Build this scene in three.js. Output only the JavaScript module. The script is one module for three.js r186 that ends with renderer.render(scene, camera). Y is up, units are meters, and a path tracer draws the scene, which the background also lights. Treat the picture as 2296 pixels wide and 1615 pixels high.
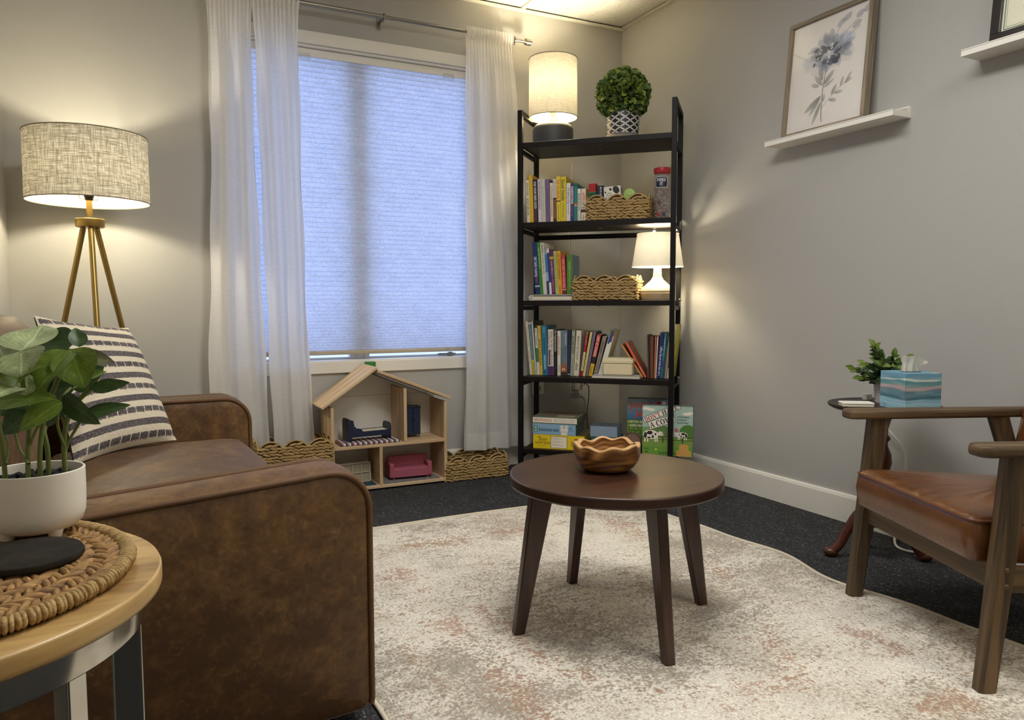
import * as THREE from 'three';
import { mergeGeometries, mergeVertices } from 'three/addons/utils/BufferGeometryUtils.js';
import { RoundedBoxGeometry } from 'three/addons/geometries/RoundedBoxGeometry.js';
import { RectAreaLightUniformsLib } from 'three/addons/lights/RectAreaLightUniformsLib.js';

// ---------------------------------------------------------------- camera, sky, lights, exposure
const scene = new THREE.Scene();
const camera = new THREE.PerspectiveCamera(51.265, 2296 / 1615, 0.05, 40);
camera.position.set(-2.5403, 0.8764, 3.657);
camera.rotation.set(-0.0735, -0.4648, -0.002, 'YXZ');
const renderer = new THREE.WebGLRenderer({ antialias: true });
renderer.toneMapping = THREE.LinearToneMapping;
renderer.toneMappingExposure = 1.0;
renderer.shadowMap.enabled = true;
scene.background = new THREE.Color().setRGB(0.85, 1.22, 2.4);       // overcast evening daylight outside
RectAreaLightUniformsLib.init();
const WARM = new THREE.Color().setRGB(1.0, 0.89, 0.65);
const LAMP_FLOOR = 1.0, LAMP_TOP = 1.7, LAMP_SMALL = 0.8, UNSEEN_LAMP_REAR = 3.0, UNSEEN_CEILING_PANEL = [18, 6];  // rear lamp and ceiling panels stand out of view and lift the whole room

// ---------------------------------------------------------------- helpers
const V = (x, y, z) => new THREE.Vector3(x, y, z);
function rng(a) { return () => { a |= 0; a = (a + 0x6d2b79f5) | 0; let t = Math.imul(a ^ (a >>> 15), 1 | a); t = (t + Math.imul(t ^ (t >>> 7), 61 | t)) ^ t; return ((t ^ (t >>> 14)) >>> 0) / 4294967296; }; }
const clamp = (x, a = 0, b = 1) => Math.min(b, Math.max(a, x));
const lerp = (a, b, t) => a + (b - a) * t;
const sstep = (a, b, x) => { const t = clamp((x - a) / (b - a)); return t * t * (3 - 2 * t); };
function h2(x, y, s) { let n = Math.imul(x, 374761393) ^ Math.imul(y, 668265263) ^ Math.imul(s, 1274126177); n = Math.imul(n ^ (n >>> 13), 1274126177); return ((n ^ (n >>> 16)) >>> 0) / 4294967296; }
function vn(x, y, px, py, s) {                                       // tiling value noise
  const xi = Math.floor(x), yi = Math.floor(y), fx = x - xi, fy = y - yi;
  const u = fx * fx * (3 - 2 * fx), v = fy * fy * (3 - 2 * fy), m = (a, b) => ((a % b) + b) % b;
  const x0 = m(xi, px), x1 = m(xi + 1, px), y0 = m(yi, py), y1 = m(yi + 1, py);
  return lerp(lerp(h2(x0, y0, s), h2(x1, y0, s), u), lerp(h2(x0, y1, s), h2(x1, y1, s), u), v);
}
function fbm(u, v, fx, fy, o, s) { let a = 0, w = 0.5, t = 0; for (let i = 0; i < o; i++) { a += w * vn(u * fx, v * fy, fx, fy, s + i * 17); t += w; w *= 0.5; fx *= 2; fy *= 2; } return a / t; }
function tex(w, h, size, fn, srgb = true) {                          // fn(u, v, out) with out in 0..1; size = metres (a number or [x, y]) one repeat covers
  const d = new Uint8Array(w * h * 4), o = [0, 0, 0];
  for (let y = 0, i = 0; y < h; y++) for (let x = 0; x < w; x++, i += 4) { fn((x + 0.5) / w, (y + 0.5) / h, o); for (let c = 0; c < 3; c++) d[i + c] = clamp(o[c]) * 255; d[i + 3] = 255; }
  const t = new THREE.DataTexture(d, w, h); t.wrapS = t.wrapT = THREE.RepeatWrapping; t.magFilter = THREE.LinearFilter; t.minFilter = THREE.LinearMipmapLinearFilter; t.generateMipmaps = true;
  if (srgb) t.colorSpace = THREE.SRGBColorSpace;
  const s = Array.isArray(size) ? size : [size, size]; t.repeat.set(1 / s[0], 1 / s[1]); t.needsUpdate = true; return t;
}
function canvasTex(w, h, draw) {
  const c = document.createElement('canvas'); c.width = w; c.height = h; draw(c.getContext('2d'), w, h);
  const t = new THREE.CanvasTexture(c); t.colorSpace = THREE.SRGBColorSpace; t.magFilter = THREE.LinearFilter; t.needsUpdate = true; return t;
}
const hex = (h) => [(h >> 16 & 255) / 255, (h >> 8 & 255) / 255, (h & 255) / 255];
const mixc = (o, a, b, t) => { for (let i = 0; i < 3; i++) o[i] = lerp(a[i], b[i], t); };
const std = (p) => new THREE.MeshPhysicalMaterial({ roughness: 0.6, ...p });

const taken = {};
const numbered = (n) => { taken[n] = (taken[n] ?? -1) + 1; return taken[n] ? `${n}_${String(taken[n]).padStart(3, '0')}` : n; };
function mesh(name, geo, mat, parent = scene) { const m = new THREE.Mesh(geo, mat); m.name = parent === scene ? numbered(name) : name; m.castShadow = m.receiveShadow = true; parent.add(m); return m; }
function tag(o, label, category, group) { o.userData.label = label; o.userData.category = category; if (group) o.userData.group = group; return o; }
function thing(name, label, category, p = [0, 0, 0], turn = 0, group) { const o = new THREE.Group(); o.name = numbered(name); o.position.set(...p); o.rotation.y = turn; scene.add(o); return tag(o, label, category, group); }
function struct(name, geo, mat) { const m = mesh(name, geo, mat); m.userData.kind = 'structure'; return m; }
function structGroup(name) { const o = new THREE.Group(); o.name = numbered(name); o.userData.kind = 'structure'; scene.add(o); return o; }

// uv in metres: every face is mapped on the plane it faces, u along the piece's longer side (the grain)
function uvm(g, seed = 0, longU = true) {
  g = g.index ? g.toNonIndexed() : g; g.computeBoundingBox();
  const s = g.boundingBox.getSize(V()).toArray(), p = g.attributes.position, uv = new Float32Array(p.count * 2), a = V(), b = V(), c = V(), ox = (seed * 0.37) % 3, oy = (seed * 0.61) % 3;
  for (let i = 0; i < p.count; i += 3) {
    a.fromBufferAttribute(p, i); b.fromBufferAttribute(p, i + 1).sub(a); c.fromBufferAttribute(p, i + 2).sub(a); b.cross(c);
    const n = [Math.abs(b.x), Math.abs(b.y), Math.abs(b.z)], k = n[0] >= n[1] && n[0] >= n[2] ? 0 : n[1] >= n[2] ? 1 : 2;
    let ax = k === 0 ? 2 : 0, ay = k === 1 ? 2 : 1; if (longU && s[ay] > s[ax]) [ax, ay] = [ay, ax];
    for (let j = 0; j < 3; j++) { uv[(i + j) * 2] = p.getComponent(i + j, ax) + ox; uv[(i + j) * 2 + 1] = p.getComponent(i + j, ay) + oy; }
  }
  g.setAttribute('uv', new THREE.BufferAttribute(uv, 2)); return g;
}
const tr = (g, x = 0, y = 0, z = 0) => g.translate(x, y, z);
const box = (w, h, d, x = 0, y = 0, z = 0) => tr(new THREE.BoxGeometry(w, h, d), x, y, z);
const rbox = (w, h, d, r, x = 0, y = 0, z = 0, seg = 2) => tr(new RoundedBoxGeometry(w, h, d, seg, Math.min(r, w / 2.01, h / 2.01, d / 2.01)), x, y, z);
const span = (x0, x1, y0, y1, z0, z1, r = 0.003) => r ? rbox(x1 - x0, y1 - y0, z1 - z0, r, (x0 + x1) / 2, (y0 + y1) / 2, (z0 + z1) / 2, 1) : box(x1 - x0, y1 - y0, z1 - z0, (x0 + x1) / 2, (y0 + y1) / 2, (z0 + z1) / 2);
const lathe = (pts, seg = 48) => new THREE.LatheGeometry(pts.map((p) => new THREE.Vector2(p[0], p[1])), seg);
const cyl = (r0, r1, h, seg = 24, x = 0, y = 0, z = 0) => tr(new THREE.CylinderGeometry(r0, r1, h, seg), x, y + h / 2, z);
const tube = (pts, r, seg = 24, rad = 8, closed = false) => new THREE.TubeGeometry(new THREE.CatmullRomCurve3(pts.map((p) => Array.isArray(p) ? V(...p) : p), closed), seg, r, rad, closed);
const merge = (list) => mergeGeometries(list.map((g) => { const c = g.index ? g.toNonIndexed() : g.clone(); for (const k of Object.keys(c.attributes)) if (!['position', 'normal', 'uv'].includes(k)) c.deleteAttribute(k); c.morphAttributes = {}; return c; }));
function smooth(g) { for (const k of Object.keys(g.attributes)) if (k !== 'position') g.deleteAttribute(k); g = mergeVertices(g, 1e-5); g.computeVertexNormals(); return g; }
// a bar between two points with chamfered rectangular ends [width along side, depth]
function beam(p0, p1, a, b, side = [1, 0, 0], ch = 0.004) {
  const A = V(...p0), B = V(...p1), d = B.clone().sub(A).normalize(), s = V(...side); s.addScaledVector(d, -s.dot(d)).normalize(); const t = V().crossVectors(d, s);
  const ring = (P, [w, h], flat) => { const x = w / 2, y = h / 2, q = [[x - ch, y], [-x + ch, y], [-x, y - ch], [-x, -y + ch], [-x + ch, -y], [x - ch, -y], [x, -y + ch], [x, y - ch]];
    return q.map(([u, v]) => { const r = P.clone().addScaledVector(s, u).addScaledVector(t, v); if (flat !== undefined) r.y = flat; return r; }); };
  const R0 = ring(A, a, Math.abs(d.y) > 0.7 ? A.y : undefined), R1 = ring(B, b, Math.abs(d.y) > 0.7 ? B.y : undefined), pos = [], tri = (...q) => q.forEach((v) => pos.push(v.x, v.y, v.z));
  for (let i = 0; i < 8; i++) { const j = (i + 1) % 8; tri(R0[i], R0[j], R1[j]); tri(R0[i], R1[j], R1[i]); }
  for (let i = 1; i < 7; i++) { tri(R0[0], R0[i + 1], R0[i]); tri(R1[0], R1[i], R1[i + 1]); }
  let g = new THREE.BufferGeometry(); g.setAttribute('position', new THREE.Float32BufferAttribute(pos, 3));
  const c = A.clone().add(B).multiplyScalar(0.5), n = V(), e = V().fromArray(pos, 0), f = V().fromArray(pos, 3), h = V().fromArray(pos, 6);
  if (n.crossVectors(f.clone().sub(e), h.clone().sub(e)).dot(e.clone().sub(c)) < 0) for (let i = 0; i < pos.length; i += 9) for (let k = 0; k < 3; k++) { const w = pos[i + 3 + k]; pos[i + 3 + k] = pos[i + 6 + k]; pos[i + 6 + k] = w; }
  g = new THREE.BufferGeometry(); g.setAttribute('position', new THREE.Float32BufferAttribute(pos, 3)); g.computeVertexNormals(); return g;
}
// a soft body over a closed outline (x, y): rings of {inset, scale, h}, h along the outline's normal axis
function loft(outline, rings) {
  const n = outline.length, c = outline.reduce((a, p) => [a[0] + p[0] / n, a[1] + p[1] / n], [0, 0]);
  const nor = outline.map((p, i) => { const a = outline[(i + n - 1) % n], b = outline[(i + 1) % n], dx = b[0] - a[0], dy = b[1] - a[1], l = Math.hypot(dx, dy) || 1; return [dy / l, -dx / l]; });
  const pos = [], idx = [];
  for (const [inset, sc, h] of rings) { const s = sc <= 0.02 ? 1e-4 : sc; outline.forEach((p, i) => { const x = p[0] - nor[i][0] * inset, y = p[1] - nor[i][1] * inset; pos.push(c[0] + (x - c[0]) * s, c[1] + (y - c[1]) * s, h); }); }
  for (let r = 0; r + 1 < rings.length; r++) for (let i = 0; i < n; i++) { const j = (i + 1) % n, a = r * n + i, b = r * n + j; idx.push(a, b, b + n, a, b + n, a + n); }
  const g = new THREE.BufferGeometry(); g.setAttribute('position', new THREE.Float32BufferAttribute(pos, 3)); g.setIndex(idx); return smooth(g);
}
function roundRect(x0, x1, y0, y1, rs, seg = 8, per = 6) {           // counter-clockwise, radii per corner from (x1, y0) on: [right-bottom, right-top, left-top, left-bottom]
  if (!Array.isArray(rs)) rs = [rs, rs, rs, rs];
  const out = [], cor = [[x1 - rs[0], y0 + rs[0], -90, rs[0]], [x1 - rs[1], y1 - rs[1], 0, rs[1]], [x0 + rs[2], y1 - rs[2], 90, rs[2]], [x0 + rs[3], y0 + rs[3], 180, rs[3]]];
  for (const [cx, cy, a, r] of cor) for (let i = 0; i <= seg; i++) { const t = (a + 90 * i / seg) * Math.PI / 180; out.push([cx + r * Math.cos(t), cy + r * Math.sin(t)]); }
  const full = []; out.forEach((p, i) => { const b = out[(i + 1) % out.length], l = Math.hypot(b[0] - p[0], b[1] - p[1]); full.push(p); if (l > 0.04) for (let k = 1; k < per; k++) full.push([lerp(p[0], b[0], k / per), lerp(p[1], b[1], k / per)]); });
  return full;
}
function warp(g, f) { const p = g.attributes.position, v = V(); for (let i = 0; i < p.count; i++) { v.fromBufferAttribute(p, i); f(v); p.setXYZ(i, v.x, v.y, v.z); } g.computeVertexNormals(); return g; }
function grid(nu, nv, f) {                                            // f(u, v) -> [x, y, z], uv kept
  const pos = [], uv = [], idx = [];
  for (let j = 0; j <= nv; j++) for (let i = 0; i <= nu; i++) { pos.push(...f(i / nu, j / nv)); uv.push(i / nu, j / nv); }
  for (let j = 0; j < nv; j++) for (let i = 0; i < nu; i++) { const a = j * (nu + 1) + i; idx.push(a, a + 1, a + nu + 2, a, a + nu + 2, a + nu + 1); }
  const g = new THREE.BufferGeometry(); g.setAttribute('position', new THREE.Float32BufferAttribute(pos, 3)); g.setAttribute('uv', new THREE.Float32BufferAttribute(uv, 2)); g.setIndex(idx); g.computeVertexNormals(); return g;
}
const scaleUV = (g, su, sv, ou = 0, ov = 0) => { const a = g.attributes.uv; for (let i = 0; i < a.count; i++) a.setXY(i, ou + a.getX(i) * su, ov + a.getY(i) * sv); return g; };

// ---------------------------------------------------------------- materials
function wood(c0, c1, size, { fx = 3, fy = 40, seed = 1, knots = 0, dark = null, w = 512, h = 512, contrast = 1 } = {}) {
  const a = hex(c0), b = hex(c1), k = dark && hex(dark);
  return tex(w, h, size, (u, v, o) => {
    const warpv = (fbm(u, v, 2, 4, 3, seed) - 0.5) * 0.16, g = fbm(u, v + warpv, fx, fy, 4, seed + 5), f = fbm(u, v + warpv * 0.5, fx * 6, fy * 5, 2, seed + 9), b0 = fbm(u, v, 2, 6, 3, seed + 30);
    mixc(o, a, b, clamp(0.5 + ((g - 0.5) * 1.7 + (f - 0.5) * 0.5 + (b0 - 0.5) * 0.8) * contrast));
    if (k) { const t = sstep(0.6, 0.8, fbm(u, v + warpv, fx, Math.round(fy / 2), 3, seed + 50)) * knots; mixc(o, [...o], k, t); }
  });
}
const T = {};
T.wallBump = tex(256, 256, 0.25, (u, v, o) => { const n = fbm(u, v, 24, 24, 3, 3); o[0] = o[1] = o[2] = n; }, false);
T.carpet = tex(512, 512, 0.5, (u, v, o) => { const n = vn(u * 170, v * 170, 170, 170, 2), m = vn(u * 120, v * 120, 120, 120, 8), l = fbm(u, v, 6, 6, 3, 4); const s = 0.175 + 0.16 * n * n + (m > 0.74 ? 0.26 * (m - 0.74) / 0.26 : 0) + 0.03 * (l - 0.5); o[0] = s * 1.0; o[1] = s * 1.0; o[2] = s * 1.02; });
T.carpetBump = tex(512, 512, 0.5, (u, v, o) => { o[0] = o[1] = o[2] = vn(u * 170, v * 170, 170, 170, 2) * 0.7 + 0.3 * vn(u * 90, v * 90, 90, 90, 9); }, false);
T.leather = tex(1024, 1024, 0.9, (u, v, o) => {
  const wu = u + 0.03 * (fbm(u, v, 6, 6, 3, 101) - 0.5), wv = v + 0.03 * (fbm(u, v, 6, 6, 3, 102) - 0.5), n = fbm(u, v, 4, 4, 4, 11), f = fbm(u, v, 110, 110, 3, 13), m = fbm(wu, wv, 28, 34, 4, 17), p = sstep(0.36, 0.7, n), sc = Math.abs(fbm(wu, wv, 34, 20, 3, 19) - 0.5);
  mixc(o, hex(0x4c3218), hex(0x7e5b30), clamp(0.08 + p * 0.42 + (f - 0.5) * 0.7 + (m - 0.5) * 0.9)); if (sc < 0.03) mixc(o, [...o], hex(0xa98a62), 0.22 * sstep(0.03, 0.0, sc) * sstep(0.4, 0.6, f + m - 0.5));
});
T.leatherBump = tex(512, 512, 0.45, (u, v, o) => { o[0] = o[1] = o[2] = fbm(u, v, 40, 40, 3, 21) * 0.7 + 0.3 * fbm(u, v, 6, 6, 3, 4); }, false);
T.tan = tex(512, 512, 0.5, (u, v, o) => { const n = fbm(u, v, 4, 4, 4, 31), f = fbm(u, v, 60, 60, 2, 33); mixc(o, hex(0x583417), hex(0x7e4b22), clamp(0.3 + (n - 0.5) * 1.0 + (f - 0.5) * 0.3)); });
T.walnut = wood(0x26130b, 0x472817, [0.7, 0.35], { fx: 2, fy: 26, seed: 41 });
T.espresso = wood(0x190f0b, 0x2e1d15, [0.8, 0.25], { fx: 2, fy: 30, seed: 51 });
T.pine = wood(0xc4a27a, 0xddc5a2, [0.6, 0.22], { fx: 2, fy: 12, seed: 61, dark: 0xa98458, knots: 0.3, contrast: 0.7 });
T.mango = wood(0x86643a, 0xc8a468, [0.5, 0.4], { fx: 3, fy: 9, seed: 71, dark: 0x705840, knots: 0.6, contrast: 1.2 });
T.chairWood = wood(0x3a2d1e, 0x665034, [0.6, 0.12], { fx: 2, fy: 18, seed: 81 });
T.grey = wood(0x6c6152, 0x9a8b74, [0.5, 0.08], { fx: 3, fy: 20, seed: 91, dark: 0x4c443a, knots: 0.4 });
T.cherry = wood(0x35170d, 0x5a2a18, [0.4, 0.2], { fx: 2, fy: 18, seed: 95 });
T.bowl = tex(512, 512, [0.5, 0.25], (u, v, o) => { const q = fbm(u, v, 3, 3, 3, 7) * 5 + v * 6 + Math.sin(u * 6.283) * 0.8, s = 0.5 + 0.5 * Math.sin(q * 6.283), f = fbm(u, v, 12, 60, 3, 3); mixc(o, hex(0x57330f), hex(0xb48046), clamp(s * 0.65 + f * 0.6 - 0.12)); });
T.linen = tex(512, 512, 0.2, (u, v, o) => { const a = fbm(u, v, 8, 130, 2, 3), b = fbm(u, v, 130, 8, 2, 9), n = Math.min(a, b) * 0.6 + (a + b) * 0.2; mixc(o, hex(0x948b76), hex(0xe6e0d0), clamp((n - 0.24) * 2.6)); });
T.fineLinen = tex(512, 512, 0.14, (u, v, o) => { const a = fbm(u, v, 6, 110, 2, 3), b = fbm(u, v, 110, 6, 2, 9); mixc(o, hex(0xd4c8ac), hex(0xf3ebd6), clamp((a * 0.5 + b * 0.5 - 0.25) * 2)); });
T.sheer = tex(256, 256, 0.12, (u, v, o) => { const a = fbm(u, v, 4, 90, 2, 3), b = fbm(u, v, 40, 60, 2, 9); const s = 0.95 + 0.05 * (a * 0.7 + b * 0.3); o[0] = o[1] = o[2] = s; });
T.blind = tex(512, 512, 0.4, (u, v, o) => { const a = fbm(u, v, 60, 130, 3, 3), b = fbm(u, v, 6, 12, 3, 9); const s = 0.86 + 0.14 * clamp(a * 1.1 + b * 0.5 - 0.3); o[0] = o[1] = o[2] = s; });
T.tile = tex(512, 512, 0.3, (u, v, o) => { const a = vn(u * 90, v * 90, 90, 90, 4), b = vn(u * 40, v * 60, 40, 60, 7); let s = 0.86 + 0.05 * fbm(u, v, 30, 30, 3, 2); if (a > 0.86) s -= 0.28 * sstep(0.86, 0.94, a); if (b > 0.9) s -= 0.35 * sstep(0.9, 0.95, b); o[0] = s; o[1] = s * 0.99; o[2] = s * 0.95; });
T.straw = tex(256, 256, 0.06, (u, v, o) => { const a = fbm(u, v, 4, 40, 3, 3), b = fbm(u, v, 6, 6, 2, 8); mixc(o, hex(0x86693c), hex(0xd2b47c), clamp(a * 0.9 + b * 0.4 - 0.15)); });
T.hyacinth = tex(256, 256, 0.08, (u, v, o) => { const a = fbm(u, v, 4, 40, 3, 13), b = fbm(u, v, 6, 6, 3, 18); mixc(o, hex(0x5a3d20), hex(0xc49a5c), clamp(a * 0.6 + b * 1.0 - 0.3)); });
T.slate = tex(256, 256, 0.1, (u, v, o) => { const a = fbm(u, v, 8, 8, 4, 3); const s = 0.12 + 0.08 * a; o[0] = s * 1.1; o[1] = s; o[2] = s * 0.86; });
T.leaf = tex(256, 256, 1, (u, v, o) => { const x = Math.abs(u - 0.5), vein = Math.abs(((v - x * 0.9) * 9 % 1 + 1) % 1 - 0.5), n = fbm(u, v, 8, 8, 3, 3); let s = 0.78 + 0.3 * (n - 0.5) + 0.12 * sstep(0.12, 0.0, vein) + 0.35 * sstep(0.03, 0.0, x); o[0] = s; o[1] = s; o[2] = s * 0.9; });
const RUG = (u, v, o) => {                                            // u across 1.535 m, v along 2.13 m
  const X = u * 1.535, Z = v * 2.13, fine = fbm(u, v, 290, 430, 2, 5), mid = fbm(u, v, 60, 120, 3, 15), st = fbm(u, v, 26, 170, 3, 45), bl = fbm(u, v, 6, 9, 4, 25), bl2 = fbm(u, v, 11, 15, 3, 35), bl3 = fbm(u, v, 14, 20, 3, 75), yarn = vn(u * 500, v * 700, 500, 700, 9);
  const e = Math.min(Math.min(X, 1.535 - X), Math.min(Z, 2.13 - Z)) + (mid - 0.5) * 0.05, dx = (X - 0.7675) / 0.36, dz = (Z - 1.065) / 0.58, m = Math.hypot(dx, dz) + 0.05 * Math.cos(8 * Math.atan2(dz, dx)) + (mid - 0.5) * 0.16;
  const band = (x, c, w) => Math.exp(-Math.pow((x - c) / w, 2)), mot = 0.5 + 0.5 * Math.sin(X * 34 + 2 * Math.sin(Z * 17)) * Math.sin(Z * 31 + 2 * Math.sin(X * 19));
  const grain = 0.5 + (fine * 0.6 + mid * 0.2 + st * 0.2 - 0.5) * 1.0, hit = (d, w = 0.05) => sstep(0.5 - w, 0.5 + w, grain - 0.5 + d);
  const rust = 0.3 * band(e, 0.30, 0.05) + 0.14 * band(e, 0.16, 0.03) + 0.27 * band(m, 0.97, 0.07) + 0.16 * band(m, 0.5, 0.08) + 0.16 * mot * band(e, 0.08, 0.04), patch = sstep(0.4, 0.66, bl2);
  const gr = 0.3 * sstep(1.05, 0.7, m) * (0.5 + 0.5 * mot) + 0.26 * band(e, 0.12, 0.06) * mot + 0.16 * band(e, 0.24, 0.03) + 0.22 * mot * sstep(0.42, 0.68, bl) + 0.08;
  mixc(o, hex(0xe8e2d6), hex(0xd6cfc2), bl3); mixc(o, [...o], hex(0xbab1a2), 0.55 * hit(0.42 + 0.5 * (bl3 - 0.5) + 0.5 * (bl - 0.5) + gr * 0.3, 0.14)); mixc(o, [...o], hex(0x8b8378), 0.55 * hit(0.33 + gr * 0.32 + (bl - 0.5) * 0.5, 0.1)); mixc(o, [...o], hex(0xac8a76), 0.65 * hit(0.29 + (rust + 0.05 * patch) * (0.25 + patch * 0.5), 0.09));
  const g = 0.9 + 0.2 * yarn; for (let i = 0; i < 3; i++) o[i] *= g;
};
T.rug = tex(1280, 1776, [1, 1], RUG);
T.rugBump = tex(512, 512, 0.25, (u, v, o) => { o[0] = o[1] = o[2] = fbm(u, v, 60, 60, 3, 3); }, false);
const M = {
  wall: std({ color: 0xb0aea9, roughness: 0.62, bumpMap: T.wallBump, bumpScale: 0.0002 }),
  white: std({ color: 0xe6e2d8, roughness: 0.42 }), ledge: std({ color: 0xece8de, roughness: 0.5 }),
  carpet: std({ map: T.carpet, bumpMap: T.carpetBump, bumpScale: 0.004, roughness: 1, specularIntensity: 0.2 }),
  tile: std({ map: T.tile, roughness: 0.95, specularIntensity: 0.2 }), bar: std({ color: 0xdedacb, roughness: 0.5 }),
  metal: std({ color: 0x9a968c, roughness: 0.3, metalness: 1 }), chrome: std({ color: 0xb9b6ae, roughness: 0.14, metalness: 1 }), bolt: std({ color: 0x39342c, roughness: 0.45, metalness: 1 }),
  sheer: std({ map: T.sheer, color: 0xfbf9f6, roughness: 1, transmission: 0.5, side: THREE.DoubleSide, specularIntensity: 0.1 }),
  blind: std({ map: T.blind, color: 0xf4f5f8, roughness: 1, transmission: 0.62, side: THREE.DoubleSide, specularIntensity: 0.1 }),
  glass: std({ color: 0xffffff, roughness: 0.02, transmission: 1, thickness: 0 }),
  clear: std({ color: 0xf6f6f4, roughness: 0.08, transmission: 0.85, thickness: 0 }),
  black: std({ color: 0x090807, roughness: 0.5, specularIntensity: 0.5 }), shelf: std({ map: T.espresso, color: 0x8a8078, roughness: 0.5, specularIntensity: 0.6 }),
  leather: std({ map: T.leather, bumpMap: T.leatherBump, bumpScale: 0.0006, roughness: 0.55, sheen: 0.8, sheenColor: new THREE.Color(0xd8c2b8), sheenRoughness: 0.45 }),
  piping: std({ color: 0x6b4a29, roughness: 0.55, bumpMap: T.leatherBump, bumpScale: 0.001 }),
  tan: std({ map: T.tan, bumpMap: T.leatherBump, bumpScale: 0.0008, roughness: 0.3, clearcoat: 0.35, clearcoatRoughness: 0.22 }),
  tanPiping: std({ color: 0x5e3318, roughness: 0.4 }),
  walnut: std({ map: T.walnut, roughness: 0.36, clearcoat: 0.2, clearcoatRoughness: 0.3 }), cherry: std({ map: T.cherry, roughness: 0.35 }), dark: std({ map: T.espresso, roughness: 0.4 }),
  pine: std({ map: T.pine, roughness: 0.6 }), mango: std({ map: T.mango, roughness: 0.38, clearcoat: 0.25, clearcoatRoughness: 0.25 }), chair: std({ map: T.chairWood, roughness: 0.5 }), grey: std({ map: T.grey, roughness: 0.7 }),
  bowl: std({ map: T.bowl, roughness: 0.35, clearcoat: 0.3, clearcoatRoughness: 0.3 }), bowlRim: std({ color: 0xc49a68, roughness: 0.4, bumpMap: T.leatherBump, bumpScale: 0.0006 }),
  brass: std({ color: 0xa68a4e, roughness: 0.34, metalness: 0.9 }),
  linen: std({ map: T.linen, roughness: 1, transmission: 0.085, side: THREE.DoubleSide, specularIntensity: 0.1 }),
  fineLinen: std({ map: T.fineLinen, roughness: 1, transmission: 0.038, side: THREE.DoubleSide, specularIntensity: 0.1 }),
  shadeTrim: std({ color: 0x8d8470, roughness: 0.9 }), liner: std({ color: 0xf2efe8, roughness: 0.9, transmission: 0.4, side: THREE.DoubleSide, specularIntensity: 0.1 }),
  bulb: std({ color: 0xffffff, emissive: WARM, emissiveIntensity: 9, roughness: 0.5 }),
  charcoal: std({ color: 0x3a3b3c, roughness: 0.55 }), whiteShade: std({ color: 0xf2ead8, roughness: 1, transmission: 0.032, side: THREE.DoubleSide, specularIntensity: 0.1 }), ceramic: std({ color: 0xb3aa92, roughness: 0.6 }), ceramicBase: std({ color: 0xb09a78, roughness: 0.7 }),
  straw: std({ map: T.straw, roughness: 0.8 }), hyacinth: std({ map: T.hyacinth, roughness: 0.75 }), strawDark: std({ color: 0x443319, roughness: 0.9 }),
  slate: std({ map: T.slate, roughness: 0.9, specularIntensity: 0.3 }), pot: std({ color: 0xe6dfd2, roughness: 0.42 }), soil: std({ color: 0x17120e, roughness: 0.95 }),
  rug: std({ map: T.rug, bumpMap: T.rugBump, bumpScale: 0.006, roughness: 1, specularIntensity: 0.1, sheen: 0.2, sheenColor: new THREE.Color(0xfff4e0) }), rugEdge: std({ color: 0xd8cdb8, roughness: 1 }),
  navy: std({ color: 0x10203f, roughness: 0.4 }), pink: std({ color: 0xa8586a, roughness: 0.85 }), teal: std({ color: 0x1d4450, roughness: 0.6 }), green: std({ color: 0x2e7a34, roughness: 0.5 }),
  panel: std({ color: 0xb9ac95, roughness: 0.8 }), plastic: std({ color: 0xe8e4da, roughness: 0.4 }), paper: std({ color: 0xe6dcc6, roughness: 0.9 }), cord: std({ color: 0xd8d4c8, roughness: 0.5 }),
  stem: std({ color: 0x6d7a3c, roughness: 0.6 }), twig: std({ color: 0x59603a, roughness: 0.7 }),
};
const leafMat = (c, t = 0.22) => std({ map: T.leaf, color: c, roughness: 0.5, transmission: t, side: THREE.DoubleSide, specularIntensity: 0.6 });
const LEAF = [leafMat(0xc6d6aa), leafMat(0x93b24e, 0.3), leafMat(0x57744a), leafMat(0x84866c)];
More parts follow.
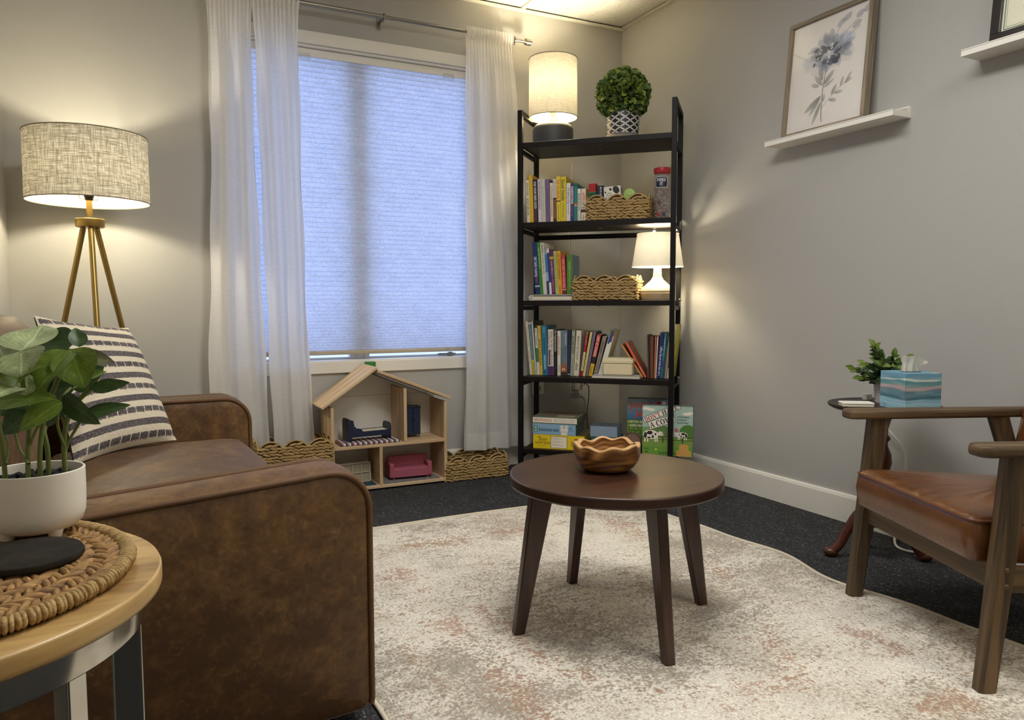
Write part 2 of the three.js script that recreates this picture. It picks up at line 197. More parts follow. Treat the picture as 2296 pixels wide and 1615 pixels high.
// ---------------------------------------------------------------- the room
const RX = -2.989, CH = 2.44, ZF = 5.4;
{
  const s = new THREE.Shape([[RX - 0.12, -0.1], [0.12, -0.1], [0.12, CH + 0.12], [RX - 0.12, CH + 0.12]].map((p) => new THREE.Vector2(...p)));
  s.holes.push(new THREE.Path([[-2.14, 0.6], [-2.14, 2.095], [-0.9, 2.095], [-0.9, 0.6]].map((p) => new THREE.Vector2(...p))));
  struct('wall_back', uvm(tr(new THREE.ExtrudeGeometry(s, { depth: 0.14, bevelEnabled: false }), 0, 0, -0.14), 0, false), M.wall);
  struct('wall_left', uvm(span(RX - 0.12, RX, -0.1, CH + 0.1, 0, ZF, 0), 1, false), M.wall);
  struct('wall_right', uvm(span(0, 0.12, -0.1, CH + 0.1, 0, ZF, 0), 2, false), M.wall);
  struct('wall_front', uvm(span(RX - 0.12, 0.12, -0.1, CH + 0.1, ZF, ZF + 0.12, 0), 3, false), M.wall);
  struct('floor', uvm(span(RX, 0, -0.1, 0, 0, ZF, 0), 0, false), M.carpet);
  const c = structGroup('ceiling'); mesh('slab', span(RX, 0, CH + 0.03, CH + 0.12, 0, ZF, 0), M.white, c);
  const xs = [RX, -2.475, -1.865, -1.255, -0.645, 0], zs = [0]; for (let z = 0.438; z < ZF; z += 0.61) zs.push(z); zs.push(ZF);
  for (let i = 1; i < xs.length - 1; i++) mesh('grid_bar', span(xs[i] - 0.012, xs[i] + 0.012, CH, CH + 0.03, 0, ZF, 0.002), M.bar, c);
  for (let j = 1; j < zs.length - 1; j++) for (let i = 0; i + 1 < xs.length; i++) mesh('grid_bar', span(xs[i] + 0.012, xs[i + 1] - 0.012, CH, CH + 0.028, zs[j] - 0.012, zs[j] + 0.012, 0.002), M.bar, c);
  for (let i = 0; i + 1 < xs.length; i++) for (let j = 0; j + 1 < zs.length; j++) if (zs[j + 1] - zs[j] > 0.05) mesh('ceiling_tile', uvm(span(xs[i] + 0.011, xs[i + 1] - 0.011, CH + 0.008, CH + 0.026, zs[j] + 0.011, zs[j + 1] - 0.011, 0.004), i * 7 + j, false), M.tile, c);
  mesh('wall_angle', span(RX, 0, CH - 0.012, CH, 0, 0.022, 0.002), M.bar, c); mesh('wall_angle', span(-0.022, 0, CH - 0.004, CH, 0.022, ZF, 0.001), M.bar, c); mesh('wall_angle', span(RX, RX + 0.022, CH - 0.012, CH, 0.022, ZF, 0.002), M.bar, c);
  const prof = (len) => { const q = new THREE.Shape([[0, 0], [0.014, 0], [0.014, 0.1], [0.01, 0.112], [0, 0.114]].map((p) => new THREE.Vector2(...p))); return new THREE.ExtrudeGeometry(q, { depth: len, bevelEnabled: false }); };
  struct('baseboard_back', tr(prof(-RX - 0.03).rotateY(-Math.PI / 2), -0.014, 0, 0), M.white);
  struct('baseboard_right', tr(prof(ZF).rotateY(Math.PI), 0, 0, ZF), M.white);
  struct('baseboard_left', tr(prof(ZF - 0.015), RX, 0, 0.0145), M.white);
}
// window: casing boards, jambs, two sashes with panes, a mullion and a crank
{
  const w = structGroup('window_1'), C = M.white, x0 = -2.14, x1 = -0.9, y0 = 0.6, y1 = 2.095;
  mesh('casing', span(x0 - 0.055, x1 + 0.055, y1, y1 + 0.058, 0, 0.016), C, w); mesh('casing', span(x0 - 0.055, x1 + 0.055, y0 - 0.055, y0, 0, 0.016), C, w);
  mesh('casing', span(x0 - 0.055, x0, y0, y1, 0, 0.016), C, w); mesh('casing', span(x1, x1 + 0.055, y0, y1, 0, 0.016), C, w);
  mesh('jamb', span(x0, x1, y1 - 0.012, y1, -0.14, 0.004), C, w); mesh('sill_board', span(x0, x1, y0, y0 + 0.006, -0.14, 0.004, 0.001), C, w); mesh('jamb', span(x0, x0 + 0.012, y0, y1, -0.14, 0.004), C, w); mesh('jamb', span(x1 - 0.012, x1, y0, y1, -0.14, 0.004), C, w);
  mesh('mullion', span(-1.553, -1.507, y0 + 0.006, y1 - 0.012, -0.135, -0.075), C, w);
  for (const [a, b] of [[x0 + 0.012, -1.553], [-1.507, x1 - 0.012]]) {
    const s = mesh('sash_frame', merge([span(a, b, y0 + 0.006, y0 + 0.016, -0.115, -0.075), span(a, b, y1 - 0.055, y1 - 0.012, -0.115, -0.075), span(a, a + 0.028, y0 + 0.014, y1 - 0.05, -0.115, -0.075), span(b - 0.028, b, y0 + 0.014, y1 - 0.05, -0.115, -0.075)]), C, w);
    mesh('pane', span(a + 0.03, b - 0.03, y0 + 0.013, y1 - 0.045, -0.097, -0.094, 0), M.glass, s);
  }
  mesh('crank_handle', merge([span(-1.12, -1.02, 0.613, 0.623, -0.06, -0.04, 0.004), span(-1.06, -1.035, 0.606, 0.628, -0.07, -0.045, 0.004)]), M.metal, w);
}
// cellular shade, its pleats closer together towards the bottom rail
{
  const t = thing('cellular_shade', 'white pleated cellular shade lowered over the bright window', 'window shade', [-1.52, 0, -0.03]);
  const W2 = 0.604, yt = 2.05, yb = 0.655, ys = [yt]; let y = yt; while (y > yb + 0.3) { y -= 0.0235; ys.push(y); } while (y > yb) { y -= lerp(0.0118, 0.021, clamp((y - yb) / 0.3)); ys.push(y); }
  const rows = ys.length * 2 - 1, Y = (j) => { const k = Math.min(j, rows - 1); return k % 2 ? (ys[(k - 1) / 2] + ys[(k + 1) / 2]) / 2 : ys[k / 2]; };
  const g = grid(8, rows - 1, (u, v) => { const j = Math.round(v * (rows - 1)); return [lerp(-W2, W2, u), Y(j), j % 2 ? 0.0055 : -0.0005]; });
  const p = g.attributes.position, uv = g.attributes.uv; for (let i = 0; i < p.count; i++) uv.setXY(i, p.getX(i), p.getY(i));
  mesh('pleated_fabric', g, M.blind, t); mesh('pleat_seam', merge(ys.slice(1, -1).map((q) => box(2 * W2, 0.001, 0.004, 0, q, -0.003))), M.plastic, t);
  mesh('head_rail', span(-0.607, 0.607, 2.045, 2.082, -0.022, 0.016), M.plastic, t); mesh('bottom_rail', span(-0.606, 0.606, 0.632, 0.652, -0.013, 0.013, 0.006), M.panel, t);
  for (const x of [-0.27, 0.46]) { mesh('clear_clip', span(x - 0.03, x + 0.03, 0.634, 0.658, 0.012, 0.017, 0.002), M.clear, t); mesh('clear_clip', span(x - 0.03, x + 0.03, 2.03, 2.06, 0.014, 0.02, 0.002), M.clear, t); }
}
// curtain rod and three sheer panels
{
  const t = thing('curtain_rod', 'brushed nickel curtain rod above the window', 'curtain rod', [0, 2.245, 0.09]);
  const rod = (x0, x1, r) => tr(new THREE.CylinderGeometry(r, r, x1 - x0, 16).rotateZ(Math.PI / 2), (x0 + x1) / 2, 0, 0);
  mesh('rod', merge([rod(-2.42, -1.42, 0.011), rod(-1.43, -0.66, 0.0085)]), M.metal, t);
  for (const x of [-2.43, -0.655]) mesh('end_cap', merge([rod(x - 0.014, x + 0.014, 0.017), rod(x - 0.02, x + 0.02, 0.012)]), M.metal, t);
  for (const x of [-2.38, -1.43, -0.735]) mesh('bracket', merge([tr(new THREE.TorusGeometry(0.014, 0.004, 8, 20).rotateY(Math.PI / 2), x, 0, 0), span(x - 0.006, x + 0.006, -0.006, 0.006, -0.088, -0.012), span(x - 0.011, x + 0.011, -0.03, 0.03, -0.089, -0.084), tr(new THREE.CylinderGeometry(0.004, 0.004, 0.012, 8), x, -0.02, 0)]), M.metal, t);
  // left/right edge x at the given heights, top first
  const panel = (edges, folds, amp, seed, bottom, isHem = false, top = 2.268) => {
    const r = rng(seed), ph = Array.from({ length: 8 }, () => r() * 6.28), at = (y, k) => { for (let i = 0; i + 1 < edges.length; i++) if (y >= edges[i + 1][0] || i + 2 === edges.length) { const t0 = clamp((edges[i][0] - y) / (edges[i][0] - edges[i + 1][0])); return lerp(edges[i][k], edges[i + 1][k], t0); } };
    const z = (u, y) => { const d = top - y, gather = Math.exp(-d * 7), open = sstep(0.02, 0.5, d); const w = u + 0.02 * Math.sin(y * 3 + ph[0]);
      return 0.0 + amp * open * (Math.sin(w * folds * 6.283 + ph[1] + 0.25 * Math.sin(y * 2)) * 0.8 + 0.28 * Math.sin(w * folds * 1.9 * 6.283 + ph[2] + y * 0.7) + 0.03 * Math.sin(w * folds * 4.1 * 6.283 + ph[3])) + gather * 0.006 * Math.sin(u * folds * 5 * 6.283 + ph[4]) + (d < 0.05 ? 0.015 : 0.004 * open); };
    const g = grid(150, isHem ? 6 : 60, (u, v) => { const vv = v < 0.1 ? v * 0.5 : 0.05 + (v - 0.1) / 0.9 * 0.95, y = isHem ? lerp(bottom + 0.085, bottom, v) : lerp(top, bottom, vv), wob = 0.004 * Math.sin(y * 11 + ph[5]) * (u < 0.5 ? 1 : -1) * (Math.abs(u - 0.5) > 0.48 ? 1 : 0); return [lerp(at(y, 1), at(y, 2), u) + wob + 0.01 * Math.sin(u * 6.283 * folds + ph[6]) * u * (1 - u), y, 0.09 + z(u, y) + (isHem ? 0.0022 : 0)]; });
    const p = g.attributes.position, uv = g.attributes.uv; for (let i = 0; i < p.count; i++) uv.setXY(i, uv.getX(i) * (edges[0][2] - edges[0][1]) * 1.6, p.getY(i)); return g;
  };
    const add = (label, edges, folds, amp, seed, bottom) => { const c = thing('sheer_curtain', label, 'curtain', [0, 0, 0], 0, 'white sheer curtains on the rod'); mesh('curtain_panel', panel(edges, folds, amp, seed, bottom), M.sheer, c); mesh('hem', panel(edges, folds, amp, seed, bottom, true), M.sheer, c); return c; };
  add('white sheer curtain panel at the far left end of the rod beside the floor lamp', [[2.27, -2.225, -2.03], [1.9, -2.215, -2.04], [1.3, -2.225, -2.03], [0.7, -2.25, -2.015], [0.1, -2.265, -2.0]], 2.2, 0.02, 5, 0.1);
  add('white sheer curtain panel covering the left edge of the window shade', [[2.27, -2.035, -1.832], [1.9, -2.02, -1.834], [1.3, -2.01, -1.832], [0.7, -1.997, -1.822], [0.1, -1.985, -1.79]], 2.1, 0.018, 9, 0.1);
  add('white sheer curtain between the window shade and the black bookshelf', [[2.27, -1.012, -0.745], [1.9, -1.01, -0.715], [1.2, -1.012, -0.675], [0.1, -1.035, -0.62]], 3.2, 0.02, 14, 0.115);
}
// outlets, charger and thin lamp cords on the back wall
{
  const plate = (x, y, label) => { const o = thing('wall_outlet', label, 'outlet', [x, y, 0]); mesh('cover_plate', rbox(0.07, 0.115, 0.006, 0.003, 0, 0, 0.003), M.plastic, o); for (const s of [-0.025, 0.025]) { const k = mesh('socket', rbox(0.034, 0.03, 0.003, 0.006, 0, s, 0.0065), M.panel, o); mesh('slot', merge([box(0.003, 0.009, 0.001, -0.007, 0.002, 0.0016), box(0.003, 0.009, 0.001, 0.007, 0.002, 0.0016), box(0.004, 0.004, 0.001, 0, -0.008, 0.0016)]).translate(0, s, 0.0065), M.black, k); } return o; };
  plate(-0.545, 0.435, 'wall outlet low on the wall behind the left back post of the bookshelf'); plate(-0.305, 0.425, 'wall outlet behind the bookshelf with a white plug adapter in it');
  const a = thing('plug_adapter', 'white plug adapter in the outlet behind the bookshelf', 'adapter', [-0.305, 0.42, 0.008]); mesh('body', rbox(0.05, 0.055, 0.035, 0.005, 0, 0, 0.0195), M.plastic, a); mesh('cord_plug', rbox(0.018, 0.026, 0.02, 0.004, 0.02, 0.012, 0.047), M.plastic, a);
  tag(mesh('lamp_cord', merge([tube([[-0.345, 1.66, 0.03], [-0.35, 1.45, 0.016], [-0.352, 1.24, 0.012], [-0.335, 1.05, 0.014], [-0.34, 0.9, 0.016], [-0.325, 0.75, 0.014], [-0.29, 0.6, 0.014], [-0.29, 0.48, 0.03]], 0.0024, 60, 6)]), M.cord), 'thin white cord hanging down the wall behind the bookshelf', 'cord');
  tag(mesh('lamp_cord', tube([[-0.285, 0.432, 0.066], [-0.255, 0.42, 0.06], [-0.235, 0.36, 0.04], [-0.24, 0.27, 0.03], [-0.235, 0.17, 0.03], [-0.2, 0.02, 0.03]], 0.0032, 40, 6), std({ color: 0x6a6050, roughness: 0.5 })), 'dark cord running from the plug adapter to the floor behind the bookshelf', 'cord');
}
// ---------------------------------------------------------------- bookshelf across the corner: s along its width, t back from its front, y up
const SA = 44.43 * Math.PI / 180, SU = [Math.cos(SA), Math.sin(SA)], SV = [Math.sin(SA), -Math.cos(SA)];
const at = (s, t, y) => [-0.83 + SU[0] * s + SV[0] * t, y, 0.31 + SU[1] * s + SV[1] * t];
const SY = [0.15, 0.517, 0.897, 1.282, 1.671], SW = 0.77, SD = 0.312;
{
  const t = thing('bookshelf', 'tall black metal bookshelf with five dark wooden shelves standing across the corner', 'bookshelf', at(0, 0, 0), -SA);
  const P = 0.024, H = 1.828, B = M.black;
  for (const x of [0, SW - P]) for (const z of [-P, -SD]) mesh('post', rbox(P, H, P, 0.002, x + P / 2, H / 2, z + P / 2, 1), B, t);
  for (const x of [0, SW - P]) { mesh('top_rail', rbox(P, P, SD - 2 * P, 0.002, x + P / 2, H - P / 2, -SD / 2, 1), B, t); for (const y of SY) mesh('side_rail', rbox(P * 0.7, 0.02, SD - 2 * P, 0.002, x + P / 2, y - 0.038, -SD / 2, 1), B, t); }
  SY.forEach((y, i) => { const b = mesh('shelf_board', uvm(rbox(SW - 2 * P + 0.004, 0.026, SD - 0.012, 0.002, SW / 2, y - 0.013, -SD / 2, 1), i), M.shelf, t); mesh('bolt', merge([tr(new THREE.CylinderGeometry(0.006, 0.006, 0.004, 12), SW / 2, y - 0.028, -SD * 0.45)]), M.metal, b); });
  for (const y of [1.24, 0.1]) { const b = mesh('rear_bar', rbox(SW - 2 * P, 0.024, 0.018, 0.002, SW / 2, y - 0.01, -SD + 0.012, 1), B, t); mesh('bolt', tr(new THREE.SphereGeometry(0.0085, 12, 8).scale(1, 1, 0.5), 0.635, y + 0.004, -SD + 0.022), M.plastic, b); }
  for (const y of [1.262, 0.885, 0.5]) mesh('clamp', merge([rbox(0.006, 0.04, 0.02, 0.002, SW + 0.003, y, -0.2, 1), rbox(0.012, 0.012, 0.03, 0.002, SW + 0.006, y + 0.012, -0.2, 1)]), M.metal, t);
}
// spine prints: one atlas, 32 x 3 cells of 64 x 512 pixels (60 of spine, 4 of cover colour)
const BOOKS = [];
const shelfName = ['', 'third shelf', 'fourth shelf', 'second shelf'];
// [s, t, width, height, depth, lean, spine, cover, [[text, from, to, colour, font, share of the width, upwards]], [[from, to, colour]], label]
const bk = (shelf, rows) => rows.forEach((r) => BOOKS.push([shelf, ...r]));
const F = 'sans-serif', FS = 'serif';
bk(3, [
  [0.041, 0.03, 0.015, 0.21, 0.14, -1.9, '#e4d9bd', '#d8ccb0', [['ALICE MILLER', 0.42, 0.82, '#3a3428', FS, 0.72], ['PRISONERS', 0.06, 0.36, '#6a624e', FS, 0.6]], [], 'thin cream book with dark lettering, first on the left of the basket row'],
  [0.0565, 0.03, 0.019, 0.234, 0.16, -1.9, '#d9b02c', '#c79a2a', [['○', 0.9, 0.98, '#7a5a10', F, 0.9]], [], 'tall mustard yellow book standing between a cream and a navy one'],
  [0.077, 0.03, 0.021, 0.211, 0.14, -1.9, '#141b3a', '#141830', [['FOR YOUR OWN GOOD', 0.05, 0.68, '#e6dcc0', F, 0.62], ['ALICE MILLER', 0.7, 0.96, '#a4333c', F, 0.5]], [], 'navy book lettered FOR YOUR OWN GOOD in cream'],
  [0.1, 0.03, 0.0175, 0.21, 0.14, -1.6, '#d9c6cf', '#cdb8c2', [['THE HEALING POWER OF PLAY', 0.05, 0.7, '#6a5468', F, 0.55], ['▲', 0.92, 0.98, '#6a5468', F, 0.6]], [], 'pale pink book lettered THE HEALING POWER OF PLAY'],
  [0.119, 0.03, 0.018, 0.21, 0.14, -1.5, '#c3c9b4', '#b5bba8', [['▲', 0.02, 0.06, '#4b5448', F, 0.6], ['THE THERAPEUTIC RELATIONSHIP', 0.16, 0.86, '#9aa190', F, 0.4]], [], 'pale grey green book between the pale pink and the purple one'],
  [0.1385, 0.03, 0.02, 0.209, 0.14, -1.1, '#7b5c86', '#5d5563', [['◆', 0.06, 0.11, '#33243c', F, 0.6], ['ATTACHMENT IN THERAPY', 0.2, 0.85, '#5c4068', F, 0.45]], [], 'purple book with a small dark mark near its top'],
  [0.161, 0.03, 0.0145, 0.19, 0.12, -1.1, '#e0d2b8', '#cbbd9e', [['A LITTLE BOOK FOR BEGINNERS', 0.08, 0.86, '#7a6242', F, 0.55]], [], 'small cream book right of the purple one with brown lettering'],
  [0.1765, 0.03, 0.0155, 0.207, 0.13, -0.9, '#7a5638', '#5c4028', [['THE ESSENTIALS', 0.03, 0.42, '#6a6a70', FS, 0.6]], [[0, 0.435, '#dcd6cc'], [0.435, 0.47, '#2a1a12'], [0.92, 1, '#3c2a1c']], 'narrow book with white upper half and brown lower half'],
  [0.193, 0.03, 0.0185, 0.22, 0.15, -0.7, '#e3c43c', '#cfae2e', [['THE YES BRAIN', 0.07, 0.5, '#d0433a', F, 0.62], ['for bold and curious kids', 0.62, 0.96, '#6a5a20', F, 0.42]], [[0.53, 0.56, '#6a4a20']], 'yellow book lettered THE YES BRAIN'],
  [0.2125, 0.03, 0.0275, 0.217, 0.17, -0.3, '#dcc22e', '#b5a91e', [['Good Inside', 0.06, 0.54, '#1f3a4a', F, 0.66], ['Dr. Becky Kennedy', 0.58, 0.9, '#5a6a2a', F, 0.34]], [], 'thick yellow book lettered Good Inside'],
  [0.2415, 0.03, 0.0195, 0.185, 0.14, 0, '#ddd6d6', '#c9c2c2', [['THE WHOLE CHILD', 0.12, 0.56, '#4a4a66', F, 0.5], ['THE DEVELOPING MIND', 0.58, 0.82, '#77778c', F, 0.36]], [], 'pale lilac book right of the thick yellow one'],
  [0.2622, 0.03, 0.0165, 0.183, 0.14, 0, '#3f2f5c', '#d6cfc6', [['PARENTING', 0.08, 0.55, '#efe6da', F, 0.7], ['from the inside', 0.6, 0.88, '#8a7cae', F, 0.45]], [], 'dark purple book with bold white lettering'],
  [0.2805, 0.03, 0.0145, 0.182, 0.16, 0, '#1d7a80', '#1b6a70', [['', 0, 0, '#fff', F, 0.5]], [[0, 0.1, '#23603a'], [0.53, 0.585, '#c26a30'], [0.585, 0.6, '#d8cdb0']], 'teal book with an orange mark halfway down its spine'],
  [0.2972, 0.03, 0.015, 0.155, 0.12, 0, '#e6e2cc', '#3e6a50', [['NONVIOLENT', 0.14, 0.72, '#22261e', F, 0.66], ['communication', 0.74, 0.97, '#6a6e5a', F, 0.5]], [], 'short cream book with a green cover and black lettering'],
  [0.315, 0.03, 0.0225, 0.155, 0.13, 0, '#e0ccb6', '#9a7a5a', [['PLAY', 0.42, 0.62, '#2e2622', F, 0.62, 1], ['THERAPY', 0.12, 0.42, '#b03a34', F, 0.62, 1], ['LANDRETH', 0.8, 0.98, '#5a4a40', F, 0.4, 1]], [[0.64, 0.74, '#3a302c']], 'short pinkish book lettered PLAY THERAPY against the basket'],
]);
const BY = 0.0305;                                                    // the row on the fourth shelf stands on a white binder
bk(2, [
  [0.079, 0.05, 0.0245, 0.26, 0.2, -4.2, '#1c2a66', '#182450', [['DBT Skills Training', 0.28, 0.66, '#d9dcec', F, 0.6], ['Manual', 0.66, 0.78, '#a45a5a', F, 0.5], ['▬', 0.03, 0.12, '#cdd2e4', F, 0.5]], [[0.83, 0.845, '#cfd4e6'], [0.85, 0.86, '#cfd4e6']], 'tall blue book lettered DBT Skills Training Manual'],
  [0.104, 0.05, 0.016, 0.259, 0.2, -4.2, '#33802a', '#2c6a24', [['CHILD AND ADOLESCENT', 0.1, 0.5, '#a9dc8a', F, 0.4]], [], 'tall bright green book beside the blue one'],
  [0.1205, 0.05, 0.0185, 0.256, 0.2, -4.2, '#cfc8bc', '#d8d0c4', [['WHERE', 0.03, 0.2, '#55504a', F, 0.55], ['TO DRAW THE LINE', 0.2, 0.62, '#9a6a5a', F, 0.45], ['♥', 0.94, 0.98, '#2a2622', F, 0.7]], [[0.62, 0.635, '#e6e0d6']], 'tall off white book leaning beside the green one'],
  [0.139, 0.05, 0.013, 0.219, 0.17, -4.2, '#3f78a6', '#2f5a84', [['', 0, 0, '#fff', F, 0.5]], [[0, 0.1, '#8e97a2'], [0.5, 0.7, '#8db4cc'], [0.7, 1, '#2a3768']], 'slim blue and pale blue striped book'],
  [0.1522, 0.05, 0.0115, 0.226, 0.17, -4.2, '#2b3a78', '#26306a', [['', 0, 0, '#fff', F, 0.5]], [[0, 0.09, '#d8d6d0'], [0.74, 1, '#dedad0']], 'slim indigo book with white top and foot'],
  [0.164, 0.05, 0.019, 0.222, 0.17, -4.2, '#5c1f4e', '#4a1a40', [['YOGA SKILLS', 0.24, 0.56, '#d8a7c6', F, 0.5], ['for THERAPISTS', 0.57, 0.95, '#b87aa4', F, 0.45]], [[0.16, 0.22, '#c9a23a']], 'plum book lettered YOGA SKILLS with a gold band'],
  [0.1832, 0.05, 0.0145, 0.214, 0.17, -3.6, '#a9bd70', '#8fa85a', [['MINDFULNESS FOR TEENS', 0.06, 0.86, '#5e7436', F, 0.4]], [], 'light green book between the plum and the orange one'],
  [0.198, 0.05, 0.019, 0.214, 0.17, -3.0, '#dd9a24', '#b87a1c', [['THE CREATIVE WORKBOOK', 0.06, 0.66, '#6a3c10', F, 0.5], ['♣', 0.68, 0.75, '#3a2410', F, 0.7], ['GAMES', 0.8, 0.97, '#7a4a14', F, 0.4]], [], 'orange book on top of the white binder'],
  [0.218, 0.05, 0.0205, 0.193, 0.16, -2.4, '#b73a42', '#201614', [['THE GIFT OF FAILURE', 0.1, 0.84, '#f0b8a4', FS, 0.5]], [[0.88, 0.895, '#e8d8c8'], [0.895, 1, '#6a2830']], 'red book with a black cover on top of the white binder'],
  [0.2405, 0.05, 0.0295, 0.194, 0.155, -0.9, '#4f7a2c', '#5f7286', [['HUMANISTIC', 0.16, 0.42, '#8fb860', F, 0.36], ['PSYCHOLOGY', 0.44, 0.88, '#86ad58', F, 0.34]], [], 'thick green book with a grey blue cover beside the basket'],
]);
